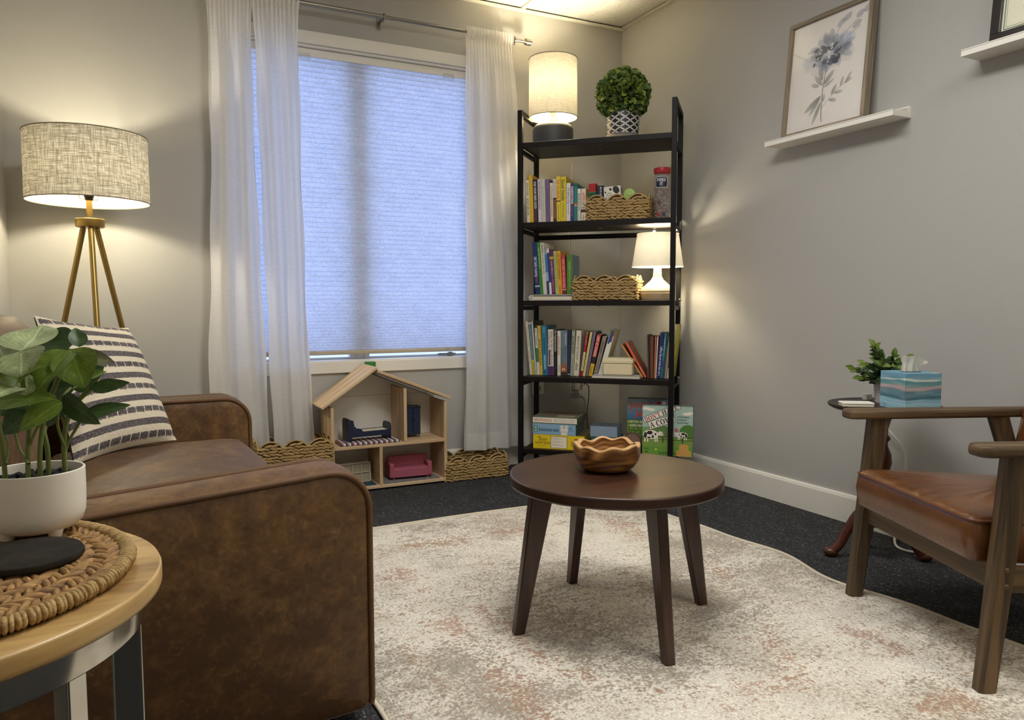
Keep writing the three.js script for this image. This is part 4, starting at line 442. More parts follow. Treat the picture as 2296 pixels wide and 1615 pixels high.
// cream tin on a grey magazine
{
  const mg = thing('magazine', 'grey magazine lying under the cream tin', 'magazine', at(0.372, 0.03, SY[1] + 0.0005), -SA); mesh('cover', merge([span(0, 0.235, 0.0105, 0.0125, -0.22, 0, 0.0008), span(0, 0.235, 0, 0.001, -0.22, 0, 0.0004)]), std({ color: 0xbdbcb8, roughness: 0.4 }), mg); mesh('pages', span(0.001, 0.233, 0.001, 0.0105, -0.218, -0.002, 0.001), M.paper, mg);
  const o = thing('tin', 'cream metal tin with a lid on the grey magazine', 'tin', at(0.423, 0.045, SY[1] + 0.0135), -SA), c = std({ color: 0xe2d4ae, roughness: 0.4 });
  mesh('body', rbox(0.145, 0.06, 0.1, 0.01, 0.0725, 0.03, -0.05), c, o); mesh('lid', merge([rbox(0.152, 0.024, 0.107, 0.008, 0.0725, 0.068, -0.05), rbox(0.13, 0.01, 0.086, 0.005, 0.0725, 0.08, -0.05)]), c, o);
}
// find-it jar
{
  const o = thing('sensory_jar', 'clear plastic jar of tiny beads labelled FIND IT with a red lid', 'jar', at(0.688, 0.15, SY[3]), -SA), r = rng(77), R = 0.0355;
  mesh('jar_wall', lathe([[0, 0.004], [R, 0.004], [R, 0.222]], 32), M.clear, o); mesh('lid', tr(lathe([[0, 0.252], [0.038, 0.252], [0.041, 0.249], [0.041, 0.229], [0.036, 0.222], [0, 0.222]], 10), 0, 0, 0), std({ color: 0xb3262a, roughness: 0.4 }), o); mesh('foot', lathe([[0, 0], [0.037, 0], [0.038, 0.006], [0.036, 0.009], [0, 0.009]], 32), std({ color: 0xa8282a, roughness: 0.4 }), o);
  const n = 2600, im = new THREE.InstancedMesh(new THREE.IcosahedronGeometry(0.0026, 0), std({ color: 0xffffff, roughness: 0.6 }), n), mt = new THREE.Matrix4(), pal = [0xb06a44, 0x8a4a30, 0xd6cbb8, 0x5a4a66, 0xc9a060, 0xa890b8, 0x6a3030, 0xe0d8c8, 0x7a6a52].map((c) => new THREE.Color(c));
  for (let i = 0; i < n; i++) { const a = r() * 6.283, q = Math.sqrt(lerp(0.55, 1, r())) * (R - 0.003); mt.setPosition(Math.cos(a) * q, 0.012 + r() * 0.165, Math.sin(a) * q); im.setMatrixAt(i, mt); im.setColorAt(i, pal[Math.floor(r() * pal.length)]); } im.name = 'beads'; im.userData.kind = 'stuff'; o.add(im);
  mesh('bead_core', cyl(0.024, 0.024, 0.17, 16, 0, 0.008, 0), std({ color: 0x6a4a3a, roughness: 1 }), o);
  for (const [x, y, c] of [[-0.01, 0.03, 0xb0302c], [0.012, 0.03, 0x22404a], [-0.006, 0.085, 0x4a2c24]]) mesh('hidden_toy', rbox(0.018, 0.017, 0.008, 0.003, x, y, 0.031), std({ color: c, roughness: 0.5 }), o);
  const lb = new THREE.CylinderGeometry(R + 0.0006, R + 0.0006, 0.056, 24, 1, true, -0.95, 1.9), uv = lb.attributes.uv, q = REG.findit; for (let i = 0; i < uv.count; i++) uv.setXY(i, q[0] + q[2] * uv.getX(i), q[1] + q[3] * uv.getY(i)); mesh('label_band', tr(lb, 0, 0.182, 0), printMat, o);
}
// ---------------------------------------------------------------- woven baskets
function makeBasket() {
  const o = new THREE.Group(), W = 0.318, D = 0.19, r = rng(5), lump = new THREE.SphereGeometry(1, 7, 5), rowH = 0.0136, base = 0.08;
  const top = (u, n) => base + 0.037 * Math.pow(Math.abs(Math.sin(u * n * Math.PI)), 0.65) + 0.003;
  const sides = [[[-W / 2, D / 2], [W / 2, D / 2], 3], [[W / 2, D / 2], [W / 2, -D / 2], 2], [[W / 2, -D / 2], [-W / 2, -D / 2], 3], [[-W / 2, -D / 2], [-W / 2, D / 2], 2]];
  const mat = new THREE.Matrix4(), q = new THREE.Quaternion(), qa = new THREE.Quaternion();
  for (let k = 0; k < 10; k++) {
    const list = [], y = 0.007 + k * rowH;
    for (const [a, b, n] of sides) {
      const L = Math.hypot(b[0] - a[0], b[1] - a[1]), cnt = Math.round(L / 0.0275), ang = Math.atan2(-(b[1] - a[1]), b[0] - a[0]);
      for (let i = 0; i < cnt; i++) {
        const u = (i + 0.5 + (k % 2 ? 0.25 : -0.2) + (r() - 0.5) * 0.4) / cnt; if (y > base && y + 0.006 > top(clamp(u), n)) continue; if (u < 0.01 || u > 0.99) continue;
        q.setFromAxisAngle(V(0, 1, 0), ang); qa.setFromAxisAngle(V(0, 0, 1), (k % 2 ? 1 : -1) * (0.14 + r() * 0.2)); q.multiply(qa);
        mat.compose(V(lerp(a[0], b[0], u), y + (r() - 0.5) * 0.003, lerp(a[1], b[1], u)), q, V(0.0185 + r() * 0.006, 0.0056 + r() * 0.0016, 0.0068 + r() * 0.0022));
        const g = lump.clone().applyMatrix4(mat); scaleUV(g, 0.05, 0.03, r(), r()); list.push(g);
      }
    }
    if (list.length) mesh('braid_row', merge(list), M.straw, o);
  }
  for (const [a, b, n] of sides) {
    const pts = []; for (let i = 0; i <= 30 * n; i++) { const u = i / (30 * n); pts.push(V(lerp(a[0], b[0], u), top(u, n) + 0.001 * Math.sin(i * 2.3), lerp(a[1], b[1], u))); }
    mesh('scalloped_rim', scaleUV(new THREE.TubeGeometry(new THREE.CatmullRomCurve3(pts), 40 * n, 0.0042, 6), 0.3, 0.03), M.straw, o);
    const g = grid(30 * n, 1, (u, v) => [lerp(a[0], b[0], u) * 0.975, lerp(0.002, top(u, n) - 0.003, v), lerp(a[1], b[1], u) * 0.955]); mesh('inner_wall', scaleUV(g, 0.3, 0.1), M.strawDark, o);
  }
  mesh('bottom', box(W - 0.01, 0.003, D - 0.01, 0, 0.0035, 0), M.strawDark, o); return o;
}
const basket0 = makeBasket();
function basket(label, p, turn, sc = 1) { const b = basket0.clone(); b.name = numbered('woven_basket'); b.position.set(...p); b.rotation.y = turn; b.scale.set(sc, 1, 1); scene.add(b); return tag(b, label, 'basket', 'scalloped woven baskets'); }
basket('scalloped woven basket holding toy boxes beside the FIND IT jar', at(0.489, 0.13, SY[3]), -SA, 0.94);
basket('scalloped woven basket on the shelf beside the small white lamp', at(0.428, 0.14, SY[2]), -SA, 0.97);
basket('scalloped woven basket on the floor between the dollhouse and the bookshelf', [-1.022, 0.001, 0.152], 0, 1.03);
basket('scalloped woven basket on the dark teal box between the sofa and the dollhouse', [-1.917, 0.152, 0.155], 0, 1.02);
{
  const o = thing('storage_box', 'dark teal storage box under a woven basket behind the sofa', 'storage box', [-1.915, 0, 0.16]); mesh('body', rbox(0.34, 0.125, 0.24, 0.008, 0, 0.063, 0), M.teal, o); mesh('lid', rbox(0.352, 0.022, 0.252, 0.006, 0, 0.14, 0), M.teal, o);
}
// toys in the upper basket
{
  const bx = (name, label, cat, s, t, y, w, h, d, f, turn = 0, tilt = 0) => { const o = thing(name, label, cat, at(s, t, y), -SA + turn, 'toys in the upper shelf basket'); o.rotation.set(0, -SA + turn, tilt, 'YXZ'); mesh('box_body', printBox(w, h, d, f), printMat, o); mesh('flap', box(w * 0.96, 0.0012, d * 0.96, w / 2, h + 0.0006, -d / 2), M.paper, o); };
  bx('toy_block', 'red wooden block on top of the green one in the basket', 'toy block', 0.337, 0.1, 1.43, 0.035, 0.041, 0.035, ['red', 'red', 'red', 'red', 'red', 'red'], -0.12);
  bx('toy_block', 'dark green wooden block under the red one in the basket', 'toy block', 0.337, 0.1, 1.375, 0.036, 0.0535, 0.036, ['kgreen', 'kgreen', 'kgreen', 'kgreen', 'kgreen', 'kgreen'], -0.12);
  bx('card_box', 'dark navy card game box with white lettering in the basket', 'card box', 0.378, 0.1, 1.338, 0.03, 0.122, 0.06, ['drk', 'drk', 'drk', 'drk', 'toyLogo', 'drk']);
  bx('card_box', 'black and white cow patterned box in the basket', 'card box', 0.417, 0.095, 1.362, 0.082, 0.086, 0.05, ['cowPrint', 'cowPrint', 'cowPrint', 'cowPrint', 'cowPrint', 'cowPrint'], 0, 0.06);
  const o = thing('toy_disc', 'lime green round toy standing in the basket', 'toy', at(0.535, 0.12, 1.383), -SA, 'toys in the upper shelf basket'); mesh('disc', tr(lathe([[0, 0.012], [0.024, 0.012], [0.029, 0.009], [0.03, 0], [0, 0]], 32).rotateX(Math.PI / 2), 0, 0.028, 0), std({ color: 0xa9c56a, roughness: 0.45 }), o); mesh('hub', tr(new THREE.SphereGeometry(0.008, 12, 8).scale(1, 1, 0.4), 0, 0.028, 0.012), std({ color: 0xb9d07e, roughness: 0.45 }), o);
}
// ---------------------------------------------------------------- lamps (each with the light its bulb gives)
function bulbLight(o, p, cd, r = 0.024) {
  mesh('bulb', tr(lathe([[0, -0.052], [0.012, -0.05], [0.0125, -0.03], [r, -0.006], [r * 1.08, 0.01], [r * 0.8, 0.028], [0, 0.034]], 20), ...p), M.bulb, o);
  const l = new THREE.PointLight(WARM, cd, 0, 2); l.position.set(p[0], p[1] + 0.005, p[2]); l.castShadow = true; l.shadow.radius = 1.6; o.add(l);
}
function drum(o, r0, r1, y0, y1, mat, liner, trim) {                  // bottom radius, top radius
  const circ = 6.283 * r0, g = new THREE.CylinderGeometry(r1, r0, y1 - y0, 64, 1, true); scaleUV(g, circ, y1 - y0); mesh('shade', tr(g, 0, (y0 + y1) / 2, 0), mat, o);
  for (const [r, y] of [[r0, y0], [r1, y1]]) mesh('shade_trim', tr(new THREE.TorusGeometry(r, 0.0022, 6, 64).rotateX(Math.PI / 2), 0, y, 0), trim, o);
}
function floorLamp(label, x, z, cd, turn) {
  const o = thing('floor_lamp', label, 'floor lamp', [x, 0, z], turn);
  for (let i = 0; i < 3; i++) { const a = i * 2.0944; mesh('leg', tube([[0.026 * Math.sin(a), 1.175, 0.026 * Math.cos(a)], [0.165 * Math.sin(a), 0.59, 0.165 * Math.cos(a)], [0.3 * Math.sin(a), 0.004, 0.3 * Math.cos(a)]], 0.0105, 8, 14), M.brass, o); }
  mesh('hub', tr(lathe([[0, -0.03], [0.045, -0.03], [0.05, -0.027], [0.051, 0], [0.05, 0.003], [0, 0.003]], 40), 0, 1.205, 0), M.brass, o); mesh('neck', cyl(0.011, 0.011, 0.075, 16, 0, 1.205, 0), M.brass, o);
  mesh('socket', merge([cyl(0.018, 0.012, 0.018, 16, 0, 1.278, 0), cyl(0.017, 0.018, 0.03, 16, 0, 1.296, 0)]), M.bolt, o);
  mesh('harp', merge([tube([[-0.012, 1.282, 0], [-0.03, 1.284, 0], [-0.035, 1.3, 0], [-0.04, 1.4, 0], [-0.03, 1.5, 0], [0, 1.525, 0], [0.03, 1.5, 0], [0.04, 1.4, 0], [0.035, 1.3, 0], [0.03, 1.284, 0], [0.012, 1.282, 0]], 0.002, 60, 6), ...[0, 1, 2].map((i) => tube([[0, 1.52, 0], [0.21 * Math.sin(i * 2.094 + 0.5), 1.5195, 0.21 * Math.cos(i * 2.094 + 0.5)]], 0.0018, 2, 6))]), M.metal, o);
  drum(o, 0.212, 0.21, 1.272, 1.522, M.linen, null, M.shadeTrim); bulbLight(o, [0, 1.372, 0], cd, 0.03); return o;
}
floorLamp('brass tripod floor lamp with a wide linen drum shade behind the sofa', -2.682, 0.325, LAMP_FLOOR, 0.12);
floorLamp('unseen brass tripod floor lamp with a drum shade near the rear wall, lighting the foreground', -0.7, 4.7, UNSEEN_LAMP_REAR, 0.4);  // unseen lamp behind the camera, placed to light the white pot and foreground
{
  const o = thing('table_lamp', 'table lamp with a squat charcoal base and cream drum shade on the bookshelf top', 'table lamp', at(0.141, 0.15, SY[4]), -SA);
  mesh('base', lathe([[0, 0], [0.1, 0], [0.102, 0.004], [0.102, 0.082], [0.098, 0.096], [0.086, 0.106], [0.03, 0.109], [0.026, 0.113], [0.025, 0.14], [0, 0.142]], 56), M.charcoal, o);
  mesh('socket', merge([cyl(0.011, 0.012, 0.03, 16, 0, 0.14, 0), cyl(0.016, 0.014, 0.085, 16, 0, 0.168, 0)]), M.brass, o); drum(o, 0.122, 0.12, 0.142, 0.43, M.fineLinen, null, M.shadeTrim); bulbLight(o, [0, 0.3, 0], LAMP_TOP, 0.028);
  mesh('spider', merge([0, 1, 2].map((i) => tube([[0.014 * Math.sin(i * 2.09), 0.19, 0.014 * Math.cos(i * 2.09)], [0.121 * Math.sin(i * 2.09), 0.2, 0.121 * Math.cos(i * 2.09)]], 0.0016, 2, 6))), M.metal, o);
}
{
  const o = thing('table_lamp', 'small white lamp with a tapered shade at the right end of the third shelf', 'table lamp', at(0.67, 0.155, SY[2]), -SA);
  mesh('base', lathe([[0, 0.04], [0.0835, 0.04], [0.0845, 0.044], [0.078, 0.056], [0.03, 0.1], [0.021, 0.118], [0.018, 0.17], [0, 0.172]], 56), M.ceramic, o);
  mesh('base_band', lathe([[0, 0], [0.076, 0], [0.08, 0.004], [0.084, 0.03], [0.0838, 0.0402], [0, 0.0402]], 56), M.ceramicBase, o); mesh('socket', cyl(0.012, 0.012, 0.03, 16, 0, 0.17, 0), M.metal, o);
  drum(o, 0.124, 0.1, 0.164, 0.322, M.whiteShade, null, M.liner); bulbLight(o, [0, 0.262, 0], LAMP_SMALL, 0.02);
  mesh('spider', merge([0, 1, 2].map((i) => tube([[0.012 * Math.sin(i * 2.09), 0.196, 0.012 * Math.cos(i * 2.09)], [0.118 * Math.sin(i * 2.09), 0.2, 0.118 * Math.cos(i * 2.09)]], 0.0014, 2, 6))), M.metal, o);
}
// ---------------------------------------------------------------- leaves
function leafGeo(len, w, fold = 0.25, curl = 0.15, nu = 6, nv = 10, tip = 1) {   // along +y from the stalk, face +z
  return grid(nu, nv, (u, v) => { const s = u * 2 - 1, prof = Math.pow(Math.sin(Math.PI * Math.pow(v, tip < 0 ? 1.1 : 0.72)), tip < 0 ? 0.55 : 0.75) * (1 - 0.12 * v), x = s * w / 2 * Math.max(prof, 0.02), a = curl * v * v; return [x, len * (v - 0.25 * a * v), Math.abs(s) * fold * w * 0.5 * prof - curl * len * v * v * 0.6 + 0.012 * w * Math.sin(v * 9 + s * 3)]; });
}
{
  const o = thing('potted_topiary', 'round green topiary ball in a black and white trellis pot on the bookshelf', 'potted plant', at(0.4935, 0.15, SY[4]), -SA), r = rng(21);
  const trel = canvasTex(1024, 320, (c, w, h) => { c.fillStyle = '#1a191c'; c.fillRect(0, 0, w, h); c.strokeStyle = '#ece7dd'; c.lineWidth = 7; const s = 102.4; for (let j = -1; j < 8; j++) for (let i = 0; i < 11; i++) { const x = (i + (j & 1 ? 0.5 : 0)) * s, y = j * 46 + 12; for (const [dx, dy, a0] of [[0, -17, Math.PI], [21, 0, -Math.PI / 2], [0, 17, 0], [-21, 0, Math.PI / 2]]) { c.beginPath(); c.ellipse(x + dx, y + dy, 19, 17, 0, a0, a0 + Math.PI); c.stroke(); } c.beginPath(); c.moveTo(x + 38, y); c.lineTo(x + 64, y); c.stroke(); c.beginPath(); c.moveTo(x + 19, y - 17); c.lineTo(x + 26, y - 25); c.stroke(); } });
  mesh('pot', tr(new THREE.CylinderGeometry(0.081, 0.078, 0.11, 56, 1, false), 0, 0.085, 0), [std({ map: trel, roughness: 0.4 }), M.soil, M.soil], o); mesh('pot_foot', lathe([[0, 0], [0.074, 0], [0.0775, 0.006], [0.0782, 0.032], [0, 0.032]], 56), std({ color: 0x8e837a, roughness: 0.6 }), o);
  const n = 1500, g = leafGeo(0.033, 0.027, 0.45, 0.6, 4, 8, -1), im = new THREE.InstancedMesh(g, std({ color: 0xffffff, roughness: 0.55, transmission: 0.18, side: THREE.DoubleSide }), n), mt = new THREE.Matrix4(), q = new THREE.Quaternion(), c = new THREE.Color();
  for (let i = 0; i < n; i++) { const y = lerp(-0.93, 1, r()), a = r() * 6.283, s = Math.sqrt(1 - y * y), d = V(s * Math.cos(a), y, s * Math.sin(a)), R = 0.095 + r() * 0.016; q.setFromUnitVectors(V(0, 1, 0), d.clone().add(V(r() - 0.5, r() - 0.5, r() - 0.5).multiplyScalar(1.3)).normalize()); q.multiply(new THREE.Quaternion().setFromAxisAngle(V(0, 1, 0), r() * 6.28)); mt.compose(V(d.x * R, 0.222 + d.y * R, d.z * R), q, V(1, 1, 1).multiplyScalar(0.75 + r() * 0.5)); im.setMatrixAt(i, mt); const k = r(); im.setColorAt(i, c.setRGB(0.06 + 0.3 * k * k, 0.13 + 0.3 * k * k, 0.022 + 0.03 * k)); }
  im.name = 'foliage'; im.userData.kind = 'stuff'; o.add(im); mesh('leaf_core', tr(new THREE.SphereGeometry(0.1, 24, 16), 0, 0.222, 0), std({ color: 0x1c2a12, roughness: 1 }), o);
}
// ---------------------------------------------------------------- dollhouse with its furniture
{
  const o = thing('dollhouse', 'wooden open fronted dollhouse with a pitched roof below the window', 'dollhouse', [-1.47, 0, 0.135]), D = 0.105, P = M.pine, W2 = 0.286;
  const pn = (n, g, i, l = true) => mesh(n, uvm(g, i * 1.7, l), P, o), th = 0.016, ridge = [-0.07, 0.562];
  pn('side_panel', span(-W2, -W2 + th, 0, 0.405, -D, D), 1); pn('side_panel', span(W2 - th, W2, 0, 0.405, -D, D), 2);
  pn('floor_board', span(-W2 + th, W2 - th, 0.008, 0.024, -D, D), 3); pn('floor_board', span(-W2 + th, W2 - th, 0.205, 0.221, -D, D), 4);
  pn('divider', span(-0.058, -0.042, 0.024, 0.205, -D, D), 5); pn('divider', span(0.064, 0.08, 0.221, 0.478, -D, D), 6);
  const back = new THREE.Shape([[-W2 + th, 0.01], [W2 - th, 0.01], [W2 - th, 0.41], [-0.07, 0.55], [-W2 + th, 0.41]].map((p) => new THREE.Vector2(...p)));
  mesh('back_panel', tr(new THREE.ExtrudeGeometry(back, { depth: 0.004, bevelEnabled: false }), 0, 0, -D + 0.002), M.white, o); mesh('back_seam', box(2 * (W2 - th), 0.002, 0.001, 0, 0.43, -D + 0.0066), M.panel, o);
  const slab = (x0, y0, x1, y1, z0, z1, t) => { const dx = x1 - x0, dy = y1 - y0, l = Math.hypot(dx, dy), g = rbox(l, t, z1 - z0, 0.003, l / 2, t / 2, 0, 1); uvm(g, l); g.rotateZ(Math.atan2(dy, dx)); return g.translate(x0, y0, (z0 + z1) / 2); };
  for (let k = 0; k < 3; k++) mesh('roof_board', slab(-0.326, 0.4, -0.064, 0.578, -0.115 + k * 0.0785, -0.115 + (k + 1) * 0.0785 - 0.0006, 0.014), P, o);
  for (let k = 0; k < 3; k++) mesh('roof_board', slab(-0.07, 0.562, 0.3, 0.414, -0.115 + k * 0.0785, -0.115 + (k + 1) * 0.0785 - 0.0006, 0.014), P, o);
  for (const [x, y] of [[-0.298, 0.428], [-0.292, 0.433], [-0.1, 0.566], [-0.09, 0.573]]) for (const z of [-0.09, 0.1]) mesh('slot', rbox(0.016, 0.004, 0.005, 0.001, x + 0.004, y - 0.0005, z, 1), M.strawDark, o);
}
{
  const g = thing('toy_block', 'green toy block behind the ridge of the dollhouse roof', 'toy block', [-1.515, 0.553, 0.055], 0); mesh('block_body', rbox(0.048, 0.046, 0.04, 0.003, 0, 0.023, 0), M.green, g);
  const b = thing('toy_bed', 'navy blue toy bed on the upper floor of the dollhouse', 'toy bed', [-1.565, 0.2345, 0.155], 0.1), N = M.navy;
  const end = (x, h, r) => { const s = new THREE.Shape(); s.moveTo(-0.045, 0.0); s.lineTo(0.045, 0); s.lineTo(0.045, h - r); s.quadraticCurveTo(0.045, h, 0.045 - r, h); s.lineTo(-0.045 + r, h); s.quadraticCurveTo(-0.045, h, -0.045, h - r); return tr(new THREE.ExtrudeGeometry(s, { depth: 0.007, bevelEnabled: false }).rotateY(Math.PI / 2), x, 0, 0); };
  mesh('headboard', end(-0.105, 0.108, 0.025), N, b); mesh('footboard', end(0.1, 0.078, 0.025), N, b);
  const side = (z) => { const s = new THREE.Shape(); s.moveTo(-0.1, 0.02); s.lineTo(0.1, 0.02); s.lineTo(0.1, 0.045); s.lineTo(-0.035, 0.045); s.quadraticCurveTo(-0.04, 0.06, -0.06, 0.062); s.lineTo(-0.075, 0.062); s.lineTo(-0.082, 0.1); s.lineTo(-0.1, 0.106); return tr(new THREE.ExtrudeGeometry(s, { depth: 0.005, bevelEnabled: false }), 0, 0, z); };
  mesh('side_rail', side(0.038), N, b); mesh('side_rail', side(-0.043), N, b); mesh('mattress', span(-0.098, 0.1, 0.024, 0.044, -0.036, 0.036, 0.006), M.paper, b); for (const x of [-0.09, 0.092]) for (const z of [-0.03, 0.03]) mesh('leg', box(0.006, 0.02, 0.006, x, 0.01, z), N, b);
  const st = canvasTex(512, 32, (c, w, h) => { const pal = ['#a8323a', '#e6dfd0', '#39465e', '#d9863a', '#5a6a4a', '#e6dfd0', '#7a2c3a', '#86b0b8', '#2a2a34', '#d9a0a0']; for (let i = 0; i < 44; i++) { c.fillStyle = pal[(i * 7 + (i >> 1)) % 10]; c.fillRect(i * w / 44, 0, w / 44 + 1, h); } });
  const mt = thing('toy_mat', 'multicoloured striped toy mat under the navy toy bed', 'toy mat', [-1.567, 0.2215, 0.16], 0); mesh('mat_body', rbox(0.282, 0.0125, 0.13, 0.005, 0, 0.0063, 0.012), std({ map: st, roughness: 0.9 }), mt); scaleUV(mt.children[0].geometry, 1, 1);
  const w = thing('toy_wardrobe', 'navy blue toy wardrobe on the upper floor right of the divider', 'toy wardrobe', [-1.33, 0.2215, 0.12], 0); mesh('carcass', merge([span(-0.04, 0.04, 0.014, 0.15, -0.032, 0.028, 0.002), span(-0.043, 0.043, 0.148, 0.155, -0.034, 0.032, 0.002)]), N, w); for (const s of [-1, 1]) { const d = mesh('door', rbox(0.037, 0.128, 0.004, 0.002, s * 0.0195, 0.083, 0.03, 1), N, w); mesh('knob', tr(new THREE.SphereGeometry(0.003, 10, 8), s * 0.006, 0.085, 0.034), M.black, d); for (const z of [-0.026, 0.022]) mesh('leg', cyl(0.0025, 0.002, 0.014, 8, s * 0.035, 0, z), N, w); }
  const s = thing('toy_sofa', 'pink fabric toy sofa on the lower floor of the dollhouse', 'toy sofa', [-1.352, 0.0265, 0.145], -0.08), K = M.pink;
  mesh('seat', rbox(0.19, 0.045, 0.085, 0.008, 0, 0.032, 0), K, s); mesh('backrest', warp(rbox(0.2, 0.085, 0.022, 0.008, 0, 0.058, -0.035), (v) => { v.y -= 0.006 * Math.cos(v.x * 30); }), K, s); for (const k of [-1, 1]) { mesh('armrest', rbox(0.024, 0.07, 0.095, 0.008, k * 0.095, 0.045, 0), K, s); for (const z of [-0.03, 0.035]) mesh('leg', cyl(0.005, 0.004, 0.012, 10, k * 0.085, -0.001, z), K, s); } mesh('skirt', span(-0.106, 0.106, 0.01, 0.05, 0.0395, 0.0445, 0.002), K, s);
  const ch = canvasTex(512, 256, (c, w2, h) => { c.fillStyle = '#14131a'; c.fillRect(0, 0, w2, h); c.strokeStyle = '#e4ddd6'; c.lineWidth = 5; for (let y = -40; y < h + 40; y += 18) { c.beginPath(); for (let x = 0; x <= w2; x += 32) c.lineTo(x, y + (x / 32 % 2 ? 14 : 0)); c.stroke(); } });
  const rg = thing('toy_rug', 'black and white zigzag toy rug under the pink toy sofa', 'toy rug', [-1.36, 0.0245, 0.165], 0); mesh('rug_body', new THREE.BoxGeometry(0.285, 0.002, 0.14), std({ map: ch, roughness: 0.9 }), rg);
  const gd = thing('toy_window', 'cream toy window grid leaning in the lower left room of the dollhouse', 'toy window', [-1.637, 0.0245, 0.16], 0.1); gd.rotation.set(-0.12, 0.1, 0, 'YXZ');
  for (let i = 0; i <= 4; i++) mesh('upright', box(i % 4 ? 0.004 : 0.007, 0.1, 0.006, -0.088 + i * 0.044, 0.05, 0), M.panel, gd); for (let i = 0; i < 3; i++) mesh('crossbar', box(0.183, i % 2 ? 0.004 : 0.007, 0.006, 0, 0.003 + i * 0.047, 0), M.panel, gd); mesh('backing', box(0.18, 0.098, 0.002, 0, 0.05, -0.004), std({ color: 0x9b917c, roughness: 0.6 }), gd);
  tag(mesh('toy_mat', rbox(0.07, 0.004, 0.09, 0.002, -1.575, 0.0265, 0.185), M.teal), 'small teal toy mat at the front of the lower left dollhouse room', 'toy mat');
}
// ---------------------------------------------------------------- picture ledges and frames on the right wall
function ledge(label, z0, z1, y) {
  const o = thing('picture_ledge', label, 'wall shelf', [0, y, z0]); const L = z1 - z0;
  const ex = (p) => tr(new THREE.ExtrudeGeometry(new THREE.Shape(p.map((q) => new THREE.Vector2(...q))), { depth: L, bevelEnabled: true, bevelSize: 0.001, bevelThickness: 0.001, bevelSegments: 1 }), 0, 0, 0);
  mesh('shelf_board', ex([[-0.1, 0], [0, 0], [0, 0.016], [-0.1, 0.016]]), M.ledge, o); mesh('back_rail', ex([[-0.012, 0.017], [0, 0.017], [0, 0.039], [-0.012, 0.039]]), M.ledge, o); mesh('front_lip', ex([[-0.1, 0.017], [-0.092, 0.017], [-0.092, 0.0195], [-0.1, 0.0195]]), M.ledge, o);
  const end = new THREE.Shape([[-0.0915, 0.0165], [-0.0125, 0.0165], [-0.0125, 0.036]].map((q) => new THREE.Vector2(...q))); mesh('end_gusset', tr(new THREE.ExtrudeGeometry(end, { depth: 0.008, bevelEnabled: false }), 0, 0, L - 0.008), M.ledge, o); return o;
}
ledge('white wall shelf under the framed flower print', 1.212, 1.822, 1.55); ledge('white wall shelf under the dark framed certificate at the photo\u2019s right edge', 2.066, 2.676, 1.682);
function frame(label, w, h, bw, dp, mat, art, z0, y0, x0, tilt, matte = 0) {   // front faces -x; x0 = bottom front edge
  const o = thing(art === flower ? 'framed_print' : 'framed_certificate', label, 'picture', [x0, y0, z0 + w / 2], 0); o.rotation.set(0, -Math.PI / 2, 0); o.rotation.set(-tilt, -Math.PI / 2, 0, 'YXZ');
  const side = (g, i) => mesh('frame_side', uvm(g, i * 2.3), mat, o);
  side(span(-w / 2, w / 2, 0, bw, -dp, 0, 0.0015), 1); side(span(-w / 2, w / 2, h - bw, h, -dp, 0, 0.0015), 2); side(span(-w / 2, -w / 2 + bw, bw, h - bw, -dp, 0, 0.0015), 3); side(span(w / 2 - bw, w / 2, bw, h - bw, -dp, 0, 0.0015), 4);
  const pl = new THREE.PlaneGeometry(w - 2 * bw, h - 2 * bw); mesh('print', tr(pl, 0, h / 2, -dp * 0.45), std({ map: art, roughness: 0.8 }), o); mesh('backing', span(-w / 2 + bw * 0.6, w / 2 - bw * 0.6, bw * 0.6, h - bw * 0.6, -dp + 0.001, -dp * 0.45 - 0.001, 0), M.panel, o); mesh('glass', box(w - 2 * bw, h - 2 * bw, 0.0015, 0, h / 2, -dp * 0.3), M.glass, o); return o;
}
